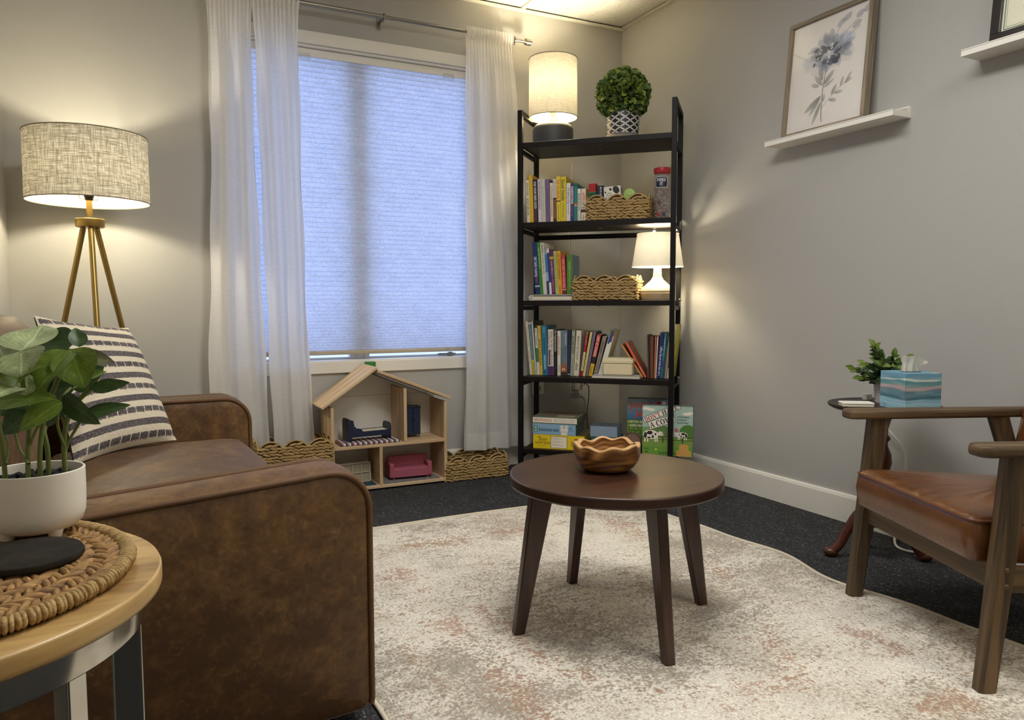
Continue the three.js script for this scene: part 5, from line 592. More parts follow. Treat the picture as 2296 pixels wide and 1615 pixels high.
const flower = canvasTex(720, 900, (c, w, h) => {
  const r = rng(8); c.fillStyle = '#e9e3dc'; c.fillRect(0, 0, w, h);
  const blob = (x, y, a, b, rot, col, al, n = 1) => { for (let k = 0; k < n; k++) { c.save(); c.translate(x, y); c.rotate(rot + (r() - 0.5) * 0.3); c.globalAlpha = al / n * 1.4; c.fillStyle = col; c.beginPath(); for (let i = 0; i <= 24; i++) { const t = i / 24 * 6.283, q = 1 + (r() - 0.5) * 0.35; c.lineTo(Math.cos(t) * a * q, Math.sin(t) * b * q); } c.fill(); c.restore(); } };
  const petal = (x, y, l, wd, rot, col, al) => { c.save(); c.translate(x, y); c.rotate(rot); c.globalAlpha = al; const g = c.createLinearGradient(0, 0, 0, -l); g.addColorStop(0, col); g.addColorStop(1, col + '66'); c.fillStyle = g; c.beginPath(); c.moveTo(0, 0); c.bezierCurveTo(-wd, -l * 0.35, -wd * 0.7, -l * 0.9, 0, -l); c.bezierCurveTo(wd * 0.7, -l * 0.9, wd, -l * 0.35, 0, 0); c.fill(); c.restore(); };
  c.save(); c.translate(360, 330); c.scale(1.28, 1.22); c.translate(-350, -315);
  for (let i = 0; i < 26; i++) blob(330 + (r() - 0.5) * 330, 290 + (r() - 0.5) * 210, 30 + r() * 50, 24 + r() * 34, r() * 3, ['#b9c2d4', '#c6c8d2', '#9fb0cc', '#c8c2c0'][i % 4], 0.32, 3);
  for (let i = 0; i < 34; i++) { const a = r() * 6.283, d = 20 + r() * 90; petal(350 + Math.cos(a) * d, 290 + Math.sin(a) * d * 0.7, 60 + r() * 60, 18 + r() * 24, a + 1.57 + (r() - 0.5), ['#5c6274', '#6e7688', '#4e5262', '#8a90a0', '#7a7e88'][i % 5], 0.5); }
  for (let i = 0; i < 16; i++) blob(340 + (r() - 0.5) * 190, 300 + (r() - 0.5) * 120, 8 + r() * 32, 6 + r() * 16, r() * 3, ['#40434e', '#4c5060', '#363a44'][i % 3], 0.75, 2);
  for (let i = 0; i < 12; i++) blob(350 + (r() - 0.5) * 200, 300 + (r() - 0.5) * 130, 3 + r() * 9, 2 + r() * 4, r() * 3, '#efeae4', 0.9);
  for (const [x, y] of [[560, 110], [610, 90], [540, 170], [430, 120], [470, 100]]) blob(x, y, 34, 20, -0.6, '#9aa0aa', 0.55, 3);
  c.globalAlpha = 0.8; c.strokeStyle = '#77746c'; c.lineWidth = 3; for (const [a, b, d, e] of [[400, 270, 540, 140], [420, 280, 570, 190], [380, 270, 430, 140]]) { c.beginPath(); c.moveTo(a, b); c.quadraticCurveTo((a + d) / 2 - 20, (b + e) / 2 - 10, d, e); c.stroke(); }
  c.restore(); c.lineWidth = 7; c.strokeStyle = '#6a6962'; c.globalAlpha = 0.9; c.beginPath(); c.moveTo(360, 400); c.bezierCurveTo(340, 520, 320, 620, 345, 860); c.stroke(); c.lineWidth = 3; c.beginPath(); c.moveTo(330, 760); c.quadraticCurveTo(420, 650, 540, 590); c.stroke();
  for (const [x, y, l, wd, rt] of [[325, 640, 190, 34, -2.2], [322, 650, 170, 28, -2.5], [328, 690, 190, 26, -2.75], [330, 560, 130, 30, -0.7], [335, 560, 140, 32, 0.75], [340, 580, 110, 24, 1.1], [325, 520, 120, 34, -0.3], [300, 560, 90, 26, -1.2], [420, 660, 90, 24, 0.5], [440, 650, 90, 22, 1.6], [500, 610, 80, 18, 0.3], [530, 595, 80, 20, 1.2], [545, 590, 90, 18, 0.6], [400, 690, 80, 24, 1.9], [345, 700, 70, 24, 0.1]]) petal(x, y, l, wd, rt, ['#6c6c66', '#7e7e78', '#8c8b86'][Math.floor(r() * 3)], 0.75);
  c.globalAlpha = 1;
});
frame('grey wood framed watercolour print of a blue grey flower on the wall shelf', 0.4, 0.47, 0.016, 0.032, M.grey, flower, 1.287, 1.5668, -0.086, 0.085);
const cert = canvasTex(512, 640, (c, w, h) => { c.fillStyle = '#e9e6cf'; c.fillRect(0, 0, w, h); c.strokeStyle = '#4a5a4a'; c.lineWidth = 5; c.strokeRect(14, 14, w - 28, h - 28); c.lineWidth = 2; c.strokeRect(26, 26, w - 52, h - 52); c.fillStyle = '#5a5648'; for (const [y, l] of [[480, 160], [520, 180], [400, 200], [360, 120]]) for (let x = 0; x < l; x += 13) c.fillRect(120 + x, y + (x * 7 % 5), 9, 3); });
frame('dark framed certificate cut by the photo\u2019s right edge on the upper shelf', 0.32, 0.4, 0.03, 0.024, std({ color: 0x1d1512, roughness: 0.3, clearcoat: 0.3 }), cert, 2.142, 1.6988, -0.082, 0.09);
// ---------------------------------------------------------------- rug
{
  const x0 = -2.103, z0 = 0.838, w = 1.535, l = 2.13, edge = (u, v) => [x0 + w * u + (u > 0.97 ? 0.022 * Math.sin(v * 17 + 1) + 0.012 * Math.sin(v * 31) : u < 0.03 ? 0.006 * Math.sin(v * 12) : 0) , z0 + l * v + (v < 0.03 ? 0.006 * Math.sin(u * 9) : 0)];
  const bump = (x, z) => 0.0012 * Math.sin(x * 5 + 1) * Math.sin(z * 4);
  const o = thing('area_rug', 'cream area rug with a faded grey and rust pattern under the round table', 'rug', [0, 0, 0]);
  mesh('pile', grid(96, 130, (u, v) => { const [a, b] = edge(u, 1 - v); return [a, 0.0105 + bump(a, b) - 0.006 * Math.pow(Math.max(Math.abs(u * 2 - 1), Math.abs(v * 2 - 1)), 60), b]; }), M.rug, o);
  const pts = []; const n = 60; for (let i = 0; i < n; i++) pts.push([i / n, 0]); for (let i = 0; i < n; i++) pts.push([1, i / n]); for (let i = 0; i < n; i++) pts.push([1 - i / n, 1]); for (let i = 0; i < n; i++) pts.push([0, 1 - i / n]);
  mesh('bound_edge', new THREE.TubeGeometry(new THREE.CatmullRomCurve3(pts.map(([u, v]) => { const [a, b] = edge(u, v); return V(a, 0.0055, b); }), true, 'catmullrom', 0.1), 480, 0.0055, 6, true), M.rugEdge, o);
}
// ---------------------------------------------------------------- sofa
{
  const o = thing('sofa', 'brown suede look leather sofa with rounded track arms along the left wall', 'sofa', [-2.193, 0, 0.75], 0.046), L = M.leather;
  const prof = roundRect(-0.8, 0, 0.045, 0.556, [0.03, 0.085, 0.04, 0.03], 8, 10);
  const arm = (z0, z1, near) => { const th = z1 - z0, b = near ? 0.012 : 0.008; const g = loft(prof, [[0, 0.02, z0 - b], [0, 0.4, z0 - b * 0.9], [0, 0.75, z0 - b * 0.6], [0.03, 1, z0 - b * 0.15], [0.012, 1, z0 + 0.002], [0.004, 1, z0 + 0.008], [-0.002, 1, z0 + th * 0.3], [-0.003, 1, z0 + th * 0.5], [-0.002, 1, z1 - th * 0.3], [0.004, 1, z1 - 0.008], [0.012, 1, z1 - 0.002], [0.03, 1, z1 + b * 0.15], [0, 0.75, z1 + b * 0.6], [0, 0.4, z1 + b * 0.9], [0, 0.02, z1 + b]]);
    if (near) warp(g, (v) => { const t = clamp(-v.x / 0.75); v.z += 0.05 * t; v.y -= 0.04 * t * clamp((v.y - 0.3) / 0.2); }); return uvm(g, near ? 3 : 5); };
  const welt = (z, near) => { const q = prof.filter((p) => !(p[0] < -0.77 || p[1] < 0.06)); let pts = q.map((p) => V(p[0] - 0.004, p[1] - 0.004, z)); if (near) pts.forEach((v) => { const t = clamp(-v.x / 0.75); v.z += 0.05 * t; v.y -= 0.04 * t * clamp((v.y - 0.3) / 0.2); }); return new THREE.TubeGeometry(new THREE.CatmullRomCurve3(pts), 120, 0.0062, 8); };
  const A1 = mesh('armrest', arm(0, 0.15, false), L, o), A2 = mesh('armrest', arm(1.3, 1.45, true), L, o); for (const z of [0.003, 0.147]) mesh('piping', welt(z, false), M.piping, A1); for (const z of [1.303, 1.447]) mesh('piping', welt(z, true), M.piping, A2);
  mesh('base', uvm(rbox(0.76, 0.2, 1.18, 0.02, -0.41, 0.155, 0.725), 1), L, o);
  const seat = loft(roundRect(-0.64, -0.012, -1.298, -0.152, 0.05, 6, 10), [[0, 0.02, 0.255], [0.03, 1, 0.255], [0.006, 1, 0.262], [0, 1, 0.28], [-0.004, 1, 0.32], [0, 1, 0.365], [0.006, 1, 0.385], [0.022, 1, 0.4], [0.02, 0.9, 0.425], [0.02, 0.75, 0.442], [0.02, 0.5, 0.454], [0.02, 0.25, 0.459], [0.02, 0.02, 0.46]]).rotateX(-Math.PI / 2);
  mesh('seat_cushion', uvm(seat, 7), L, o);
  mesh('back_frame', uvm(rbox(0.12, 0.62, 1.18, 0.05, -0.735, 0.5, 0.725, 4), 9), L, o);
  const bc = loft(roundRect(0.155, 1.295, 0.42, 0.85, [0.04, 0.07, 0.07, 0.04], 6, 8), [[0, 0.02, -0.76], [0.03, 1, -0.76], [0.004, 1, -0.745], [0, 1, -0.71], [0.004, 1, -0.675], [0.02, 1, -0.66], [0.02, 0.9, -0.63], [0.02, 0.7, -0.605], [0.02, 0.4, -0.59], [0.02, 0.02, -0.585]]); bc.rotateY(Math.PI / 2).rotateY(Math.PI).rotateY(0);
  warp(bc, (v) => { v.x = -v.x; v.z = v.z; }); bc.index.array.reverse(); bc.computeVertexNormals(); bc.computeBoundingBox(); bc.translate(-0.675 - (bc.boundingBox.min.x + bc.boundingBox.max.x) / 2, 0, 0.725 - (bc.boundingBox.min.z + bc.boundingBox.max.z) / 2);
  mesh('back_cushion', uvm(bc, 11), L, o);
  for (const x of [-0.08, -0.72]) for (const z of [0.08, 1.37]) mesh('foot', cyl(0.022, 0.018, 0.048, 16, x, 0, z), M.black, o);
}
// ---------------------------------------------------------------- striped pillow leaning on the sofa back
{
  const fab = canvasTex(1024, 1024, (c, w, h) => {
    const r = rng(3); c.fillStyle = '#e2d6bd'; c.fillRect(0, 0, w, h); for (let i = 0; i < 9000; i++) { c.fillStyle = r() < 0.5 ? 'rgba(255,250,235,.25)' : 'rgba(150,130,100,.14)'; c.fillRect(r() * w, r() * h, 10 + r() * 20, 2); }
    for (let k = 0; k < 11; k++) { const y0 = 20 + k * 93, H = 46, solid = k % 2; c.fillStyle = '#7a7170'; if (solid) c.fillRect(0, y0, w, H); else for (let q = -31 * k % 98 - 98; q < w; q += 98) c.fillRect(q + 12 + 98 * 0, y0 + 3, 86, H - 6); for (let y = 0; y < H; y += 5) for (let x = 0; x < w; x += 7) { const blk = (x + k * 31) % 98, edge = y < 5 || y > H - 7; if (!solid && (blk < 12 || (edge && r() < 0.5))) { if (!(blk < 12 && y > 14 && y < 30 && r() < 0.5)) continue; } if (r() < (solid ? 0.16 : 0.08)) continue; const fade = 0.5 + 0.5 * Math.sin(x * 0.005 + k * 2); c.fillStyle = r() < 0.85 - 0.35 * fade ? '#2b2629' : '#6d6768'; c.fillRect(x + (y / 5 % 2) * 3.5, y0 + y, 5.4, 3.8); } }
  });
  const BR = V(-2.438, 0.45, 1.075), BL = V(-2.702, 0.446, 1.335), TL = V(-2.795, 0.848, 1.16), TR = V(-2.563, 0.8, 0.82), cen = BR.clone().add(BL).add(TL).add(TR).multiplyScalar(0.25);
  const o = thing('throw_pillow', 'cream throw pillow with woven dark stripes leaning on the sofa', 'pillow', cen.toArray()); for (const p of [BR, BL, TL, TR]) p.sub(cen);
  const n = V().crossVectors(BR.clone().sub(BL), TL.clone().sub(BL)).normalize();
  const face = (sgn) => grid(30, 30, (u, v) => { const a = u * 2 - 1, b = v * 2 - 1, pin = 0.06, uu = clamp(0.5 + 0.5 * a * (1 - pin * (1 - b * b))), vv = clamp(0.5 + 0.5 * b * (1 - pin * (1 - a * a))); const P = BL.clone().multiplyScalar((1 - uu) * (1 - vv)).addScaledVector(BR, uu * (1 - vv)).addScaledVector(TL, (1 - uu) * vv).addScaledVector(TR, uu * vv); const e = Math.pow((1 - Math.pow(Math.abs(a), 2.4)) * (1 - Math.pow(Math.abs(b), 2.4)), 0.55); const wr = 0.006 * Math.sin(a * 7 + b * 4) * e * (1 - e); return P.addScaledVector(n, sgn * (0.003 + 0.075 * e + wr)).toArray(); });
  const pm = std({ map: fab, roughness: 0.95, sheen: 0.2 }); mesh('front_cover', face(1), pm, o); mesh('back_cover', face(-1), std({ color: 0xd9ccb2, roughness: 0.95 }), o);
}
// ---------------------------------------------------------------- round side table, placemat, slate, plant
const TC = [-2.748, 2.76];
{
  const o = thing('side_table', 'round side table with a pale wood top on a polished steel frame', 'side table', [TC[0], 0, TC[1]]);
  mesh('tabletop', uvm(lathe([[0, 0.576], [0.221, 0.576], [0.2245, 0.579], [0.225, 0.583], [0.225, 0.595], [0.223, 0.5995], [0, 0.6]], 96), 0, false), M.mango, o);
  const band = (y, h) => lathe([[0.192, y], [0.205, y], [0.207, y + 0.002], [0.207, y + h - 0.002], [0.205, y + h], [0.192, y + h], [0.192, y]], 96); mesh('frame_ring', band(0.543, 0.032), M.chrome, o); mesh('floor_ring', band(0, 0.025), M.chrome, o);
  for (const a of [2, -50, 130, 182, 66, 246]) { const t = a * Math.PI / 180, g = rbox(0.03, 0.523, 0.024, 0.003, 0.188, 0.285, 0, 1).rotateY(-t); mesh('leg', g, M.chrome, o); }
}
{
  const o = thing('placemat', 'round woven water hyacinth placemat on the side table', 'placemat', [TC[0] - 0.002, 0.6, TC[1] - 0.006]), r = rng(12), lump = new THREE.SphereGeometry(1, 8, 6), mt = new THREE.Matrix4(), q = new THREE.Quaternion(), q2 = new THREE.Quaternion();
  mesh('base_layer', cyl(0.19, 0.19, 0.0025, 64), M.strawDark, o);
  for (let k = 0; k < 14; k++) { const R = 0.181 - k * 0.0128, n = Math.max(6, Math.round(6.283 * R / 0.0112)), list = []; for (let i = 0; i < n; i++) { const a = (i + 0.5 * (k % 2) + r() * 0.3) / n * 6.283; q.setFromAxisAngle(V(0, 1, 0), -a + Math.PI / 2); q2.setFromAxisAngle(V(0, 1, 0), (k % 2 ? 1 : -1) * (0.6 + r() * 0.25)); q.multiply(q2); mt.compose(V(Math.cos(a) * R, 0.0058 + r() * 0.0018, Math.sin(a) * R), q, V(0.0125 + r() * 0.003, 0.0042 + r() * 0.0014, 0.004 + r() * 0.001)); const g = lump.clone().applyMatrix4(mt); scaleUV(g, 0.06, 0.02, r(), r()); list.push(g); } mesh('braided_ring', merge(list), M.hyacinth, o); }
  const wrap = []; const n = 230; for (let i = 0; i < n; i++) { const a = (i + r() * 0.4) / n * 6.283; q.setFromAxisAngle(V(0, 1, 0), -a + Math.PI / 2); q2.setFromAxisAngle(V(0, 1, 0), 1.15 + (r() - 0.5) * 0.3); q.multiply(q2); mt.compose(V(Math.cos(a) * 0.194, 0.0082, Math.sin(a) * 0.194), q, V(0.0098, 0.0076, 0.0032 + r() * 0.001)); const g = lump.clone().applyMatrix4(mt); scaleUV(g, 0.05, 0.02, r(), r()); wrap.push(g); } mesh('wrapped_rim', merge(wrap), M.straw, o);
}
{
  const r = rng(4), pts = []; const n = 40; for (let i = 0; i < n; i++) { const a = i / n * 6.283, R = 0.0528 * (1 + (r() - 0.5) * 0.025); pts.push([R * Math.cos(a), R * Math.sin(a)]); }
  const g = uvm(loft(pts, [[0, 0.02, 0], [0.001, 1, 0], [0, 1, 0.002], [0, 1, 0.006], [0.0015, 1, 0.0085], [0, 0.6, 0.009], [0, 0.02, 0.009]]).rotateX(-Math.PI / 2), 1, false);
  const s = mesh('slate_coaster', g, M.slate); s.position.set(-2.65, 0.6125, 2.747); tag(s, 'round black slate coaster on the woven placemat in front of the white pot', 'coaster');
}
{
  const o = thing('potted_plant', 'green leafy artificial plant in a white bowl pot on the side table', 'potted plant', [-2.65, 0.6125, 2.64]), R = 0.0508;
  mesh('pot', lathe([[0, 0.004], [0.03, 0.004], [0.04, 0.0075], [0.0468, 0.014], [0.0498, 0.024], [R - 0.0003, 0.036], [R, 0.05], [R, 0.0738], [R - 0.0008, 0.0747], [R - 0.0022, 0.0747], [R - 0.003, 0.0738], [R - 0.0035, 0.06], [R - 0.0035, 0.045], [0, 0.04]], 72), M.pot, o);
  for (let i = 0; i < 4; i++) { const a = i * 1.571 + 0.96; mesh('pot_foot', cyl(0.009, 0.0065, 0.009, 16, 0.034 * Math.cos(a), 0, 0.034 * Math.sin(a)), M.pot, o); }
  const r = rng(14), sl = []; for (let i = 0; i < 260; i++) { const a = r() * 6.283, q = Math.sqrt(r()) * 0.044; const g = new THREE.IcosahedronGeometry(0.0022 + r() * 0.0032, 0); g.rotateX(r() * 3).rotateY(r() * 3).translate(q * Math.cos(a), 0.0585 + r() * 0.006, q * Math.sin(a)); sl.push(g); } sl.push(cyl(0.0468, 0.0468, 0.012, 32, 0, 0.046, 0)); const soil = mesh('soil', merge(sl), M.soil, o); soil.userData.kind = 'stuff';
  const B = V(-2.65, 0.6125, 2.64);
  const stems = [[[-2.676, .67, 2.662], [-2.676, .717, 2.672], [-2.678, .753, 2.678], [-2.667, .789, 2.703]], [[-2.654, .67, 2.672], [-2.651, .722, 2.683], [-2.647, .758, 2.693], [-2.648, .795, 2.724], [-2.648, .828, 2.721]], [[-2.643, .67, 2.669], [-2.640, .720, 2.678], [-2.634, .755, 2.678], [-2.618, .796, 2.705], [-2.603, .829, 2.732]], [[-2.635, .67, 2.664], [-2.634, .713, 2.670], [-2.638, .743, 2.665], [-2.636, .777, 2.653], [-2.610, .825, 2.655]], [[-2.618, .67, 2.66], [-2.618, .713, 2.67], [-2.614, .743, 2.677], [-2.606, .763, 2.680], [-2.587, .783, 2.688]], [[-2.618, .693, 2.666], [-2.615, .716, 2.668], [-2.605, .736, 2.671], [-2.596, .752, 2.691]], [[-2.651, .702, 2.685], [-2.662, .720, 2.666], [-2.665, .740, 2.663], [-2.656, .760, 2.689]], [[-2.617, .718, 2.678], [-2.622, .745, 2.684], [-2.614, .777, 2.708], [-2.606, .786, 2.701]], [[-2.650, .722, 2.683], [-2.640, .743, 2.698], [-2.633, .754, 2.712], [-2.625, .768, 2.726]], [[-2.673, .702, 2.674], [-2.672, .720, 2.661], [-2.677, .740, 2.657], [-2.679, .770, 2.699]]];
  stems.forEach((s, i) => mesh('stem', tube(s.map((p) => V(...p).sub(B)), i < 5 ? 0.0026 : 0.0016, 24, 8), M.stem, o));
  // [base, tip, width, normal, fold, curl, kind]
  const leaves = [[[-2.648, .829, 2.721], [-2.637, .847, 2.635], .058, [-.108, .784, .442], .25, -.1, 0], [[-2.648, .829, 2.721], [-2.647, .806, 2.751], .055, [-.325, .369, .872], .2, .1, 0], [[-2.659, .802, 2.706], [-2.686, .843, 2.633], .062, [-.301, .415, .825], .2, .1, 0], [[-2.602, .828, 2.733], [-2.636, .794, 2.758], .05, [-.659, .415, .646], .35, .25, 1], [[-2.603, .830, 2.732], [-2.591, .792, 2.758], .047, [-.084, .215, .950], .25, .2, 1], [[-2.604, .834, 2.653], [-2.644, .834, 2.632], .04, [-.363, .561, .725], .2, .1, 2], [[-2.597, .830, 2.690], [-2.601, .852, 2.675], .02, [.182, .157, .976], .3, .1, 2], [[-2.608, .814, 2.596], [-2.566, .808, 2.606], .026, [-.185, .56, .815], .2, .1, 3], [[-2.605, .785, 2.701], [-2.573, .806, 2.715], .026, [-.648, .693, .291], .3, .15, 1], [[-2.609, .783, 2.665], [-2.576, .806, 2.669], .036, [-.210, .465, .866], .2, .1, 2], [[-2.587, .783, 2.688], [-2.550, .787, 2.700], .018, [-.413, .419, .824], .2, -.2, 2], [[-2.596, .753, 2.697], [-2.550, .766, 2.713], .019, [-.272, .611, .767], .3, .1, 2], [[-2.613, .778, 2.709], [-2.585, .749, 2.747], .026, [-.841, .309, .450], .3, .35, 2], [[-2.613, .774, 2.731], [-2.654, .750, 2.741], .032, [-.247, .657, .719], .25, .2, 1], [[-2.680, .774, 2.709], [-2.620, .786, 2.744], .032, [-.313, .703, .627], .25, .2, 1], [[-2.647, .762, 2.704], [-2.672, .741, 2.705], .032, [-.414, .369, .827], .2, .2, 2], [[-2.649, .796, 2.734], [-2.671, .819, 2.732], .026, [-.088, .745, .624], .3, .15, 1], [[-2.652, .792, 2.733], [-2.672, .789, 2.768], .034, [-.063, .792, .576], .3, .2, 0], [[-2.651, .796, 2.750], [-2.628, .817, 2.760], .02, [-.739, .636, .138], .35, .1, 1], [[-2.630, .775, 2.655], [-2.603, .790, 2.679], .046, [-.299, .465, .821], .2, .1, 2], [[-2.658, .771, 2.631], [-2.626, .806, 2.644], .06, [-.481, .365, .738], .2, .1, 2], [[-2.646, .782, 2.726], [-2.645, .805, 2.713], .022, [-.131, .165, .930], .25, .1, 0], [[-2.641, .752, 2.630], [-2.610, .763, 2.656], .045, [-.303, .365, .828], .2, .1, 2], [[-2.670, .758, 2.626], [-2.640, .775, 2.628], .05, [-.389, .465, .776], .2, .1, 2], [[-2.629, .795, 2.677], [-2.603, .817, 2.688], .045, [-.303, .365, .828], .2, .1, 2], [[-2.679, .750, 2.622], [-2.699, .780, 2.598], .05, [-.389, .465, .776], .2, .1, 2], [[-2.642, .763, 2.639], [-2.675, .791, 2.609], .06, [-.303, .365, .828], .2, .1, 2]];
  for (const [b, t, w, n, f, c, k] of leaves) { const P = V(...b).sub(B), d = V(...t).sub(B).sub(P), len = d.length() * 1.04, y = d.normalize(), z = V(...n); z.addScaledVector(y, -z.dot(y)).normalize(); const x = V().crossVectors(y, z), g = leafGeo(len, w, f, c, 8, 14); const m = mesh('leaf', g.applyMatrix4(new THREE.Matrix4().makeBasis(x, y, z).setPosition(P)), LEAF[k], o); }
}
// ---------------------------------------------------------------- coffee table and bowl
{
  const c = [-1.383, 1.976], o = thing('coffee_table', 'round dark walnut coffee table with four splayed legs on the rug', 'coffee table', [c[0], 0, c[1]]), y0 = 0.0115;
  mesh('tabletop', uvm(lathe([[0, 0.391], [0.2835, 0.391], [0.2865, 0.3925], [0.288, 0.396], [0.288, 0.3962], [0.288, 0.4155], [0.288, 0.4157], [0.2868, 0.419], [0.2845, 0.42], [0.2843, 0.42], [0, 0.42]], 96), 0, false), M.walnut, o);
  const base = Math.atan2(-0.034, -0.28);
  for (let i = 0; i < 4; i++) { const a = base + i * Math.PI / 2, d = [Math.cos(a), Math.sin(a)], R0 = 0.282, R1 = 0.215; mesh('leg', uvm(beam([d[0] * R0, y0, d[1] * R0], [d[0] * R1, 0.392, d[1] * R1], [0.026, 0.03], [0.03, 0.064], [-d[1], 0, d[0]], 0.003), i), M.walnut, o); }
  for (let i = 0; i < 4; i++) { const a = base + i * Math.PI / 2, b = a + Math.PI / 2, R = 0.205; mesh('apron_rail', uvm(beam([R * Math.cos(a), 0.37, R * Math.sin(a)], [R * Math.cos(b), 0.37, R * Math.sin(b)], [0.018, 0.028], [0.018, 0.028], [-Math.sin((a + b) / 2), 0, Math.cos((a + b) / 2)], 0.002), i + 5), M.walnut, o); }
}
{
  const o = thing('wooden_bowl', 'carved wooden bowl with a wavy pale rim on the coffee table', 'bowl', [-1.385, 0.4202, 1.938], 0.3);
  const wave = (a) => 0.0042 * Math.cos(8 * a + 0.6) + 0.0025 * Math.cos(3 * a + 1), wr = (a) => 1 + 0.022 * Math.cos(8 * a + 0.6);
  const outer = [[0.0, 0], [0.05, 0], [0.062, 0.003], [0.075, 0.012], [0.086, 0.028], [0.0915, 0.045], [0.092, 0.06], [0.091, 0.07]], inner = [[0.077, 0.0705], [0.076, 0.055], [0.07, 0.035], [0.055, 0.018], [0.03, 0.011], [0, 0.01]];
  const surf = (P) => { const g = grid(96, P.length * 4 - 4, (u, v) => { const k = v * (P.length - 1), i = Math.min(P.length - 2, Math.floor(k)), f = k - i, R = lerp(P[i][0], P[i + 1][0], f), y = lerp(P[i][1], P[i + 1][1], f), a = -u * 6.28319, e = sstep(0.02, 0.07, y); return [R * lerp(1, wr(a), e) * Math.cos(a), y + wave(a) * e, R * lerp(1, wr(a), e) * Math.sin(a)]; }); return scaleUV(g, 0.5, 0.12); };
  mesh('bowl_body', surf(outer), M.bowl, o); mesh('inner_surface', surf(inner), M.bowl, o);
  mesh('live_edge_rim', surf([[0.091, 0.07], [0.0895, 0.0735], [0.084, 0.0745], [0.079, 0.0735], [0.077, 0.0705]]), M.bowlRim, o);
}
// ---------------------------------------------------------------- armchair: local x across (near side +), z forward
{
  const o = thing('armchair', 'wood framed armchair with a shiny tan leather seat at the right', 'armchair', [-0.752, 0, 2.42], Math.atan2(-0.923, -0.386)), C = M.chair, y0 = 0.0115;
  for (const s of [-1, 1]) {
    mesh('leg', uvm(beam([s * 0.28, y0, 0.004], [s * 0.275, 0.547, -0.05], [0.036, 0.043], [0.042, 0.056], [1, 0, 0], 0.007), s + 2), C, o);
    mesh('leg', uvm(beam([s * 0.27, s > 0 ? y0 * 0.2 : 0, -0.6], [s * 0.272, 0.547, -0.415], [0.034, 0.04], [0.04, 0.056], [1, 0, 0], 0.007), s + 5), C, o);
    const ao = roundRect(-0.034, 0.034, -0.62, 0.052, [0.012, 0.026, 0.026, 0.012], 5, 4).map(([x, z]) => [x * (1 - 0.25 * sstep(-0.1, -0.6, z)), z]);
    mesh('armrest', uvm(loft(ao.map(([x, z]) => [x, -z]).reverse(), [[0, 0.02, 0.543], [0.006, 1, 0.543], [0.0015, 1, 0.5455], [0, 1, 0.551], [0, 1, 0.56], [0.0015, 1, 0.566], [0.005, 1, 0.569], [0, 0.02, 0.569]]).rotateX(-Math.PI / 2).translate(s * 0.277, 0, 0), s + 9), C, o);
    mesh('side_rail', uvm(beam([s * 0.268, 0.262, -0.03], [s * 0.266, 0.235, -0.5], [0.024, 0.058], [0.024, 0.058], [1, 0, 0], 0.004), s + 12), C, o);
    for (const y of [0.29, 0.253]) mesh('screw_plug', tr(new THREE.SphereGeometry(0.0065, 12, 8).scale(0.5, 1, 1), s * 0.297, y, -0.024), C, o);
  }
  mesh('front_rail', uvm(rbox(0.52, 0.062, 0.024, 0.004, 0, 0.265, -0.028), 3), C, o); mesh('rear_rail', uvm(rbox(0.52, 0.06, 0.024, 0.004, 0, 0.235, -0.5), 4), C, o); mesh('back_rail', uvm(rbox(0.54, 0.07, 0.022, 0.006, 0, 0.78, -0.6), 6), C, o);
  for (const s of [-1, 1]) mesh('back_post', uvm(beam([s * 0.245, 0.23, -0.49], [s * 0.25, 0.81, -0.605], [0.03, 0.04], [0.028, 0.03], [1, 0, 0], 0.005), s + 20), C, o);
  const seat = loft(roundRect(-0.252, 0.252, -0.03, 0.5, 0.025, 5, 44), [[0, 0.02, 0], [0.012, 1, 0], [0.003, 1, 0.006], [0, 1, 0.03], [-0.004, 1, 0.055], [0, 1, 0.085], [0.004, 1, 0.094], [0.01, 1, 0.1], [0.006, 0.95, 0.109], [0.006, 0.85, 0.116], [0.006, 0.6, 0.122], [0.006, 0.3, 0.124], [0.006, 0.02, 0.125]]).rotateX(-Math.PI / 2);
  warp(seat, (v) => { v.y += 0.003 * Math.sin(v.x * 95 + v.z * 25) * Math.sin(v.x * 31 + 1) * clamp((v.y - 0.09) * 40) * Math.exp(-Math.pow((v.z + 0.02) * 9, 2)); v.y += 0.292 + v.z * 0.07; });
  const S = mesh('seat_cushion', uvm(seat, 2), M.tan, o); mesh('piping', new THREE.TubeGeometry(new THREE.CatmullRomCurve3(roundRect(-0.25, 0.25, -0.498, 0.028, 0.025, 5, 6).map((p) => V(p[0], 0.387 + p[1] * 0.07, p[1])), true), 140, 0.0042, 8, true), M.tanPiping, S);
  const bk2 = loft(roundRect(-0.245, 0.245, 0, 0.4, 0.04, 5, 6), [[0, 0.02, 0], [0.015, 1, 0], [0, 1, 0.02], [0, 1, 0.05], [0.012, 1, 0.07], [0.01, 0.85, 0.085], [0.01, 0.5, 0.092], [0.01, 0.02, 0.094]]); bk2.rotateX(-0.2).translate(0, 0.4, -0.5); const K = mesh('back_cushion', uvm(bk2, 5), M.tan, o);
}
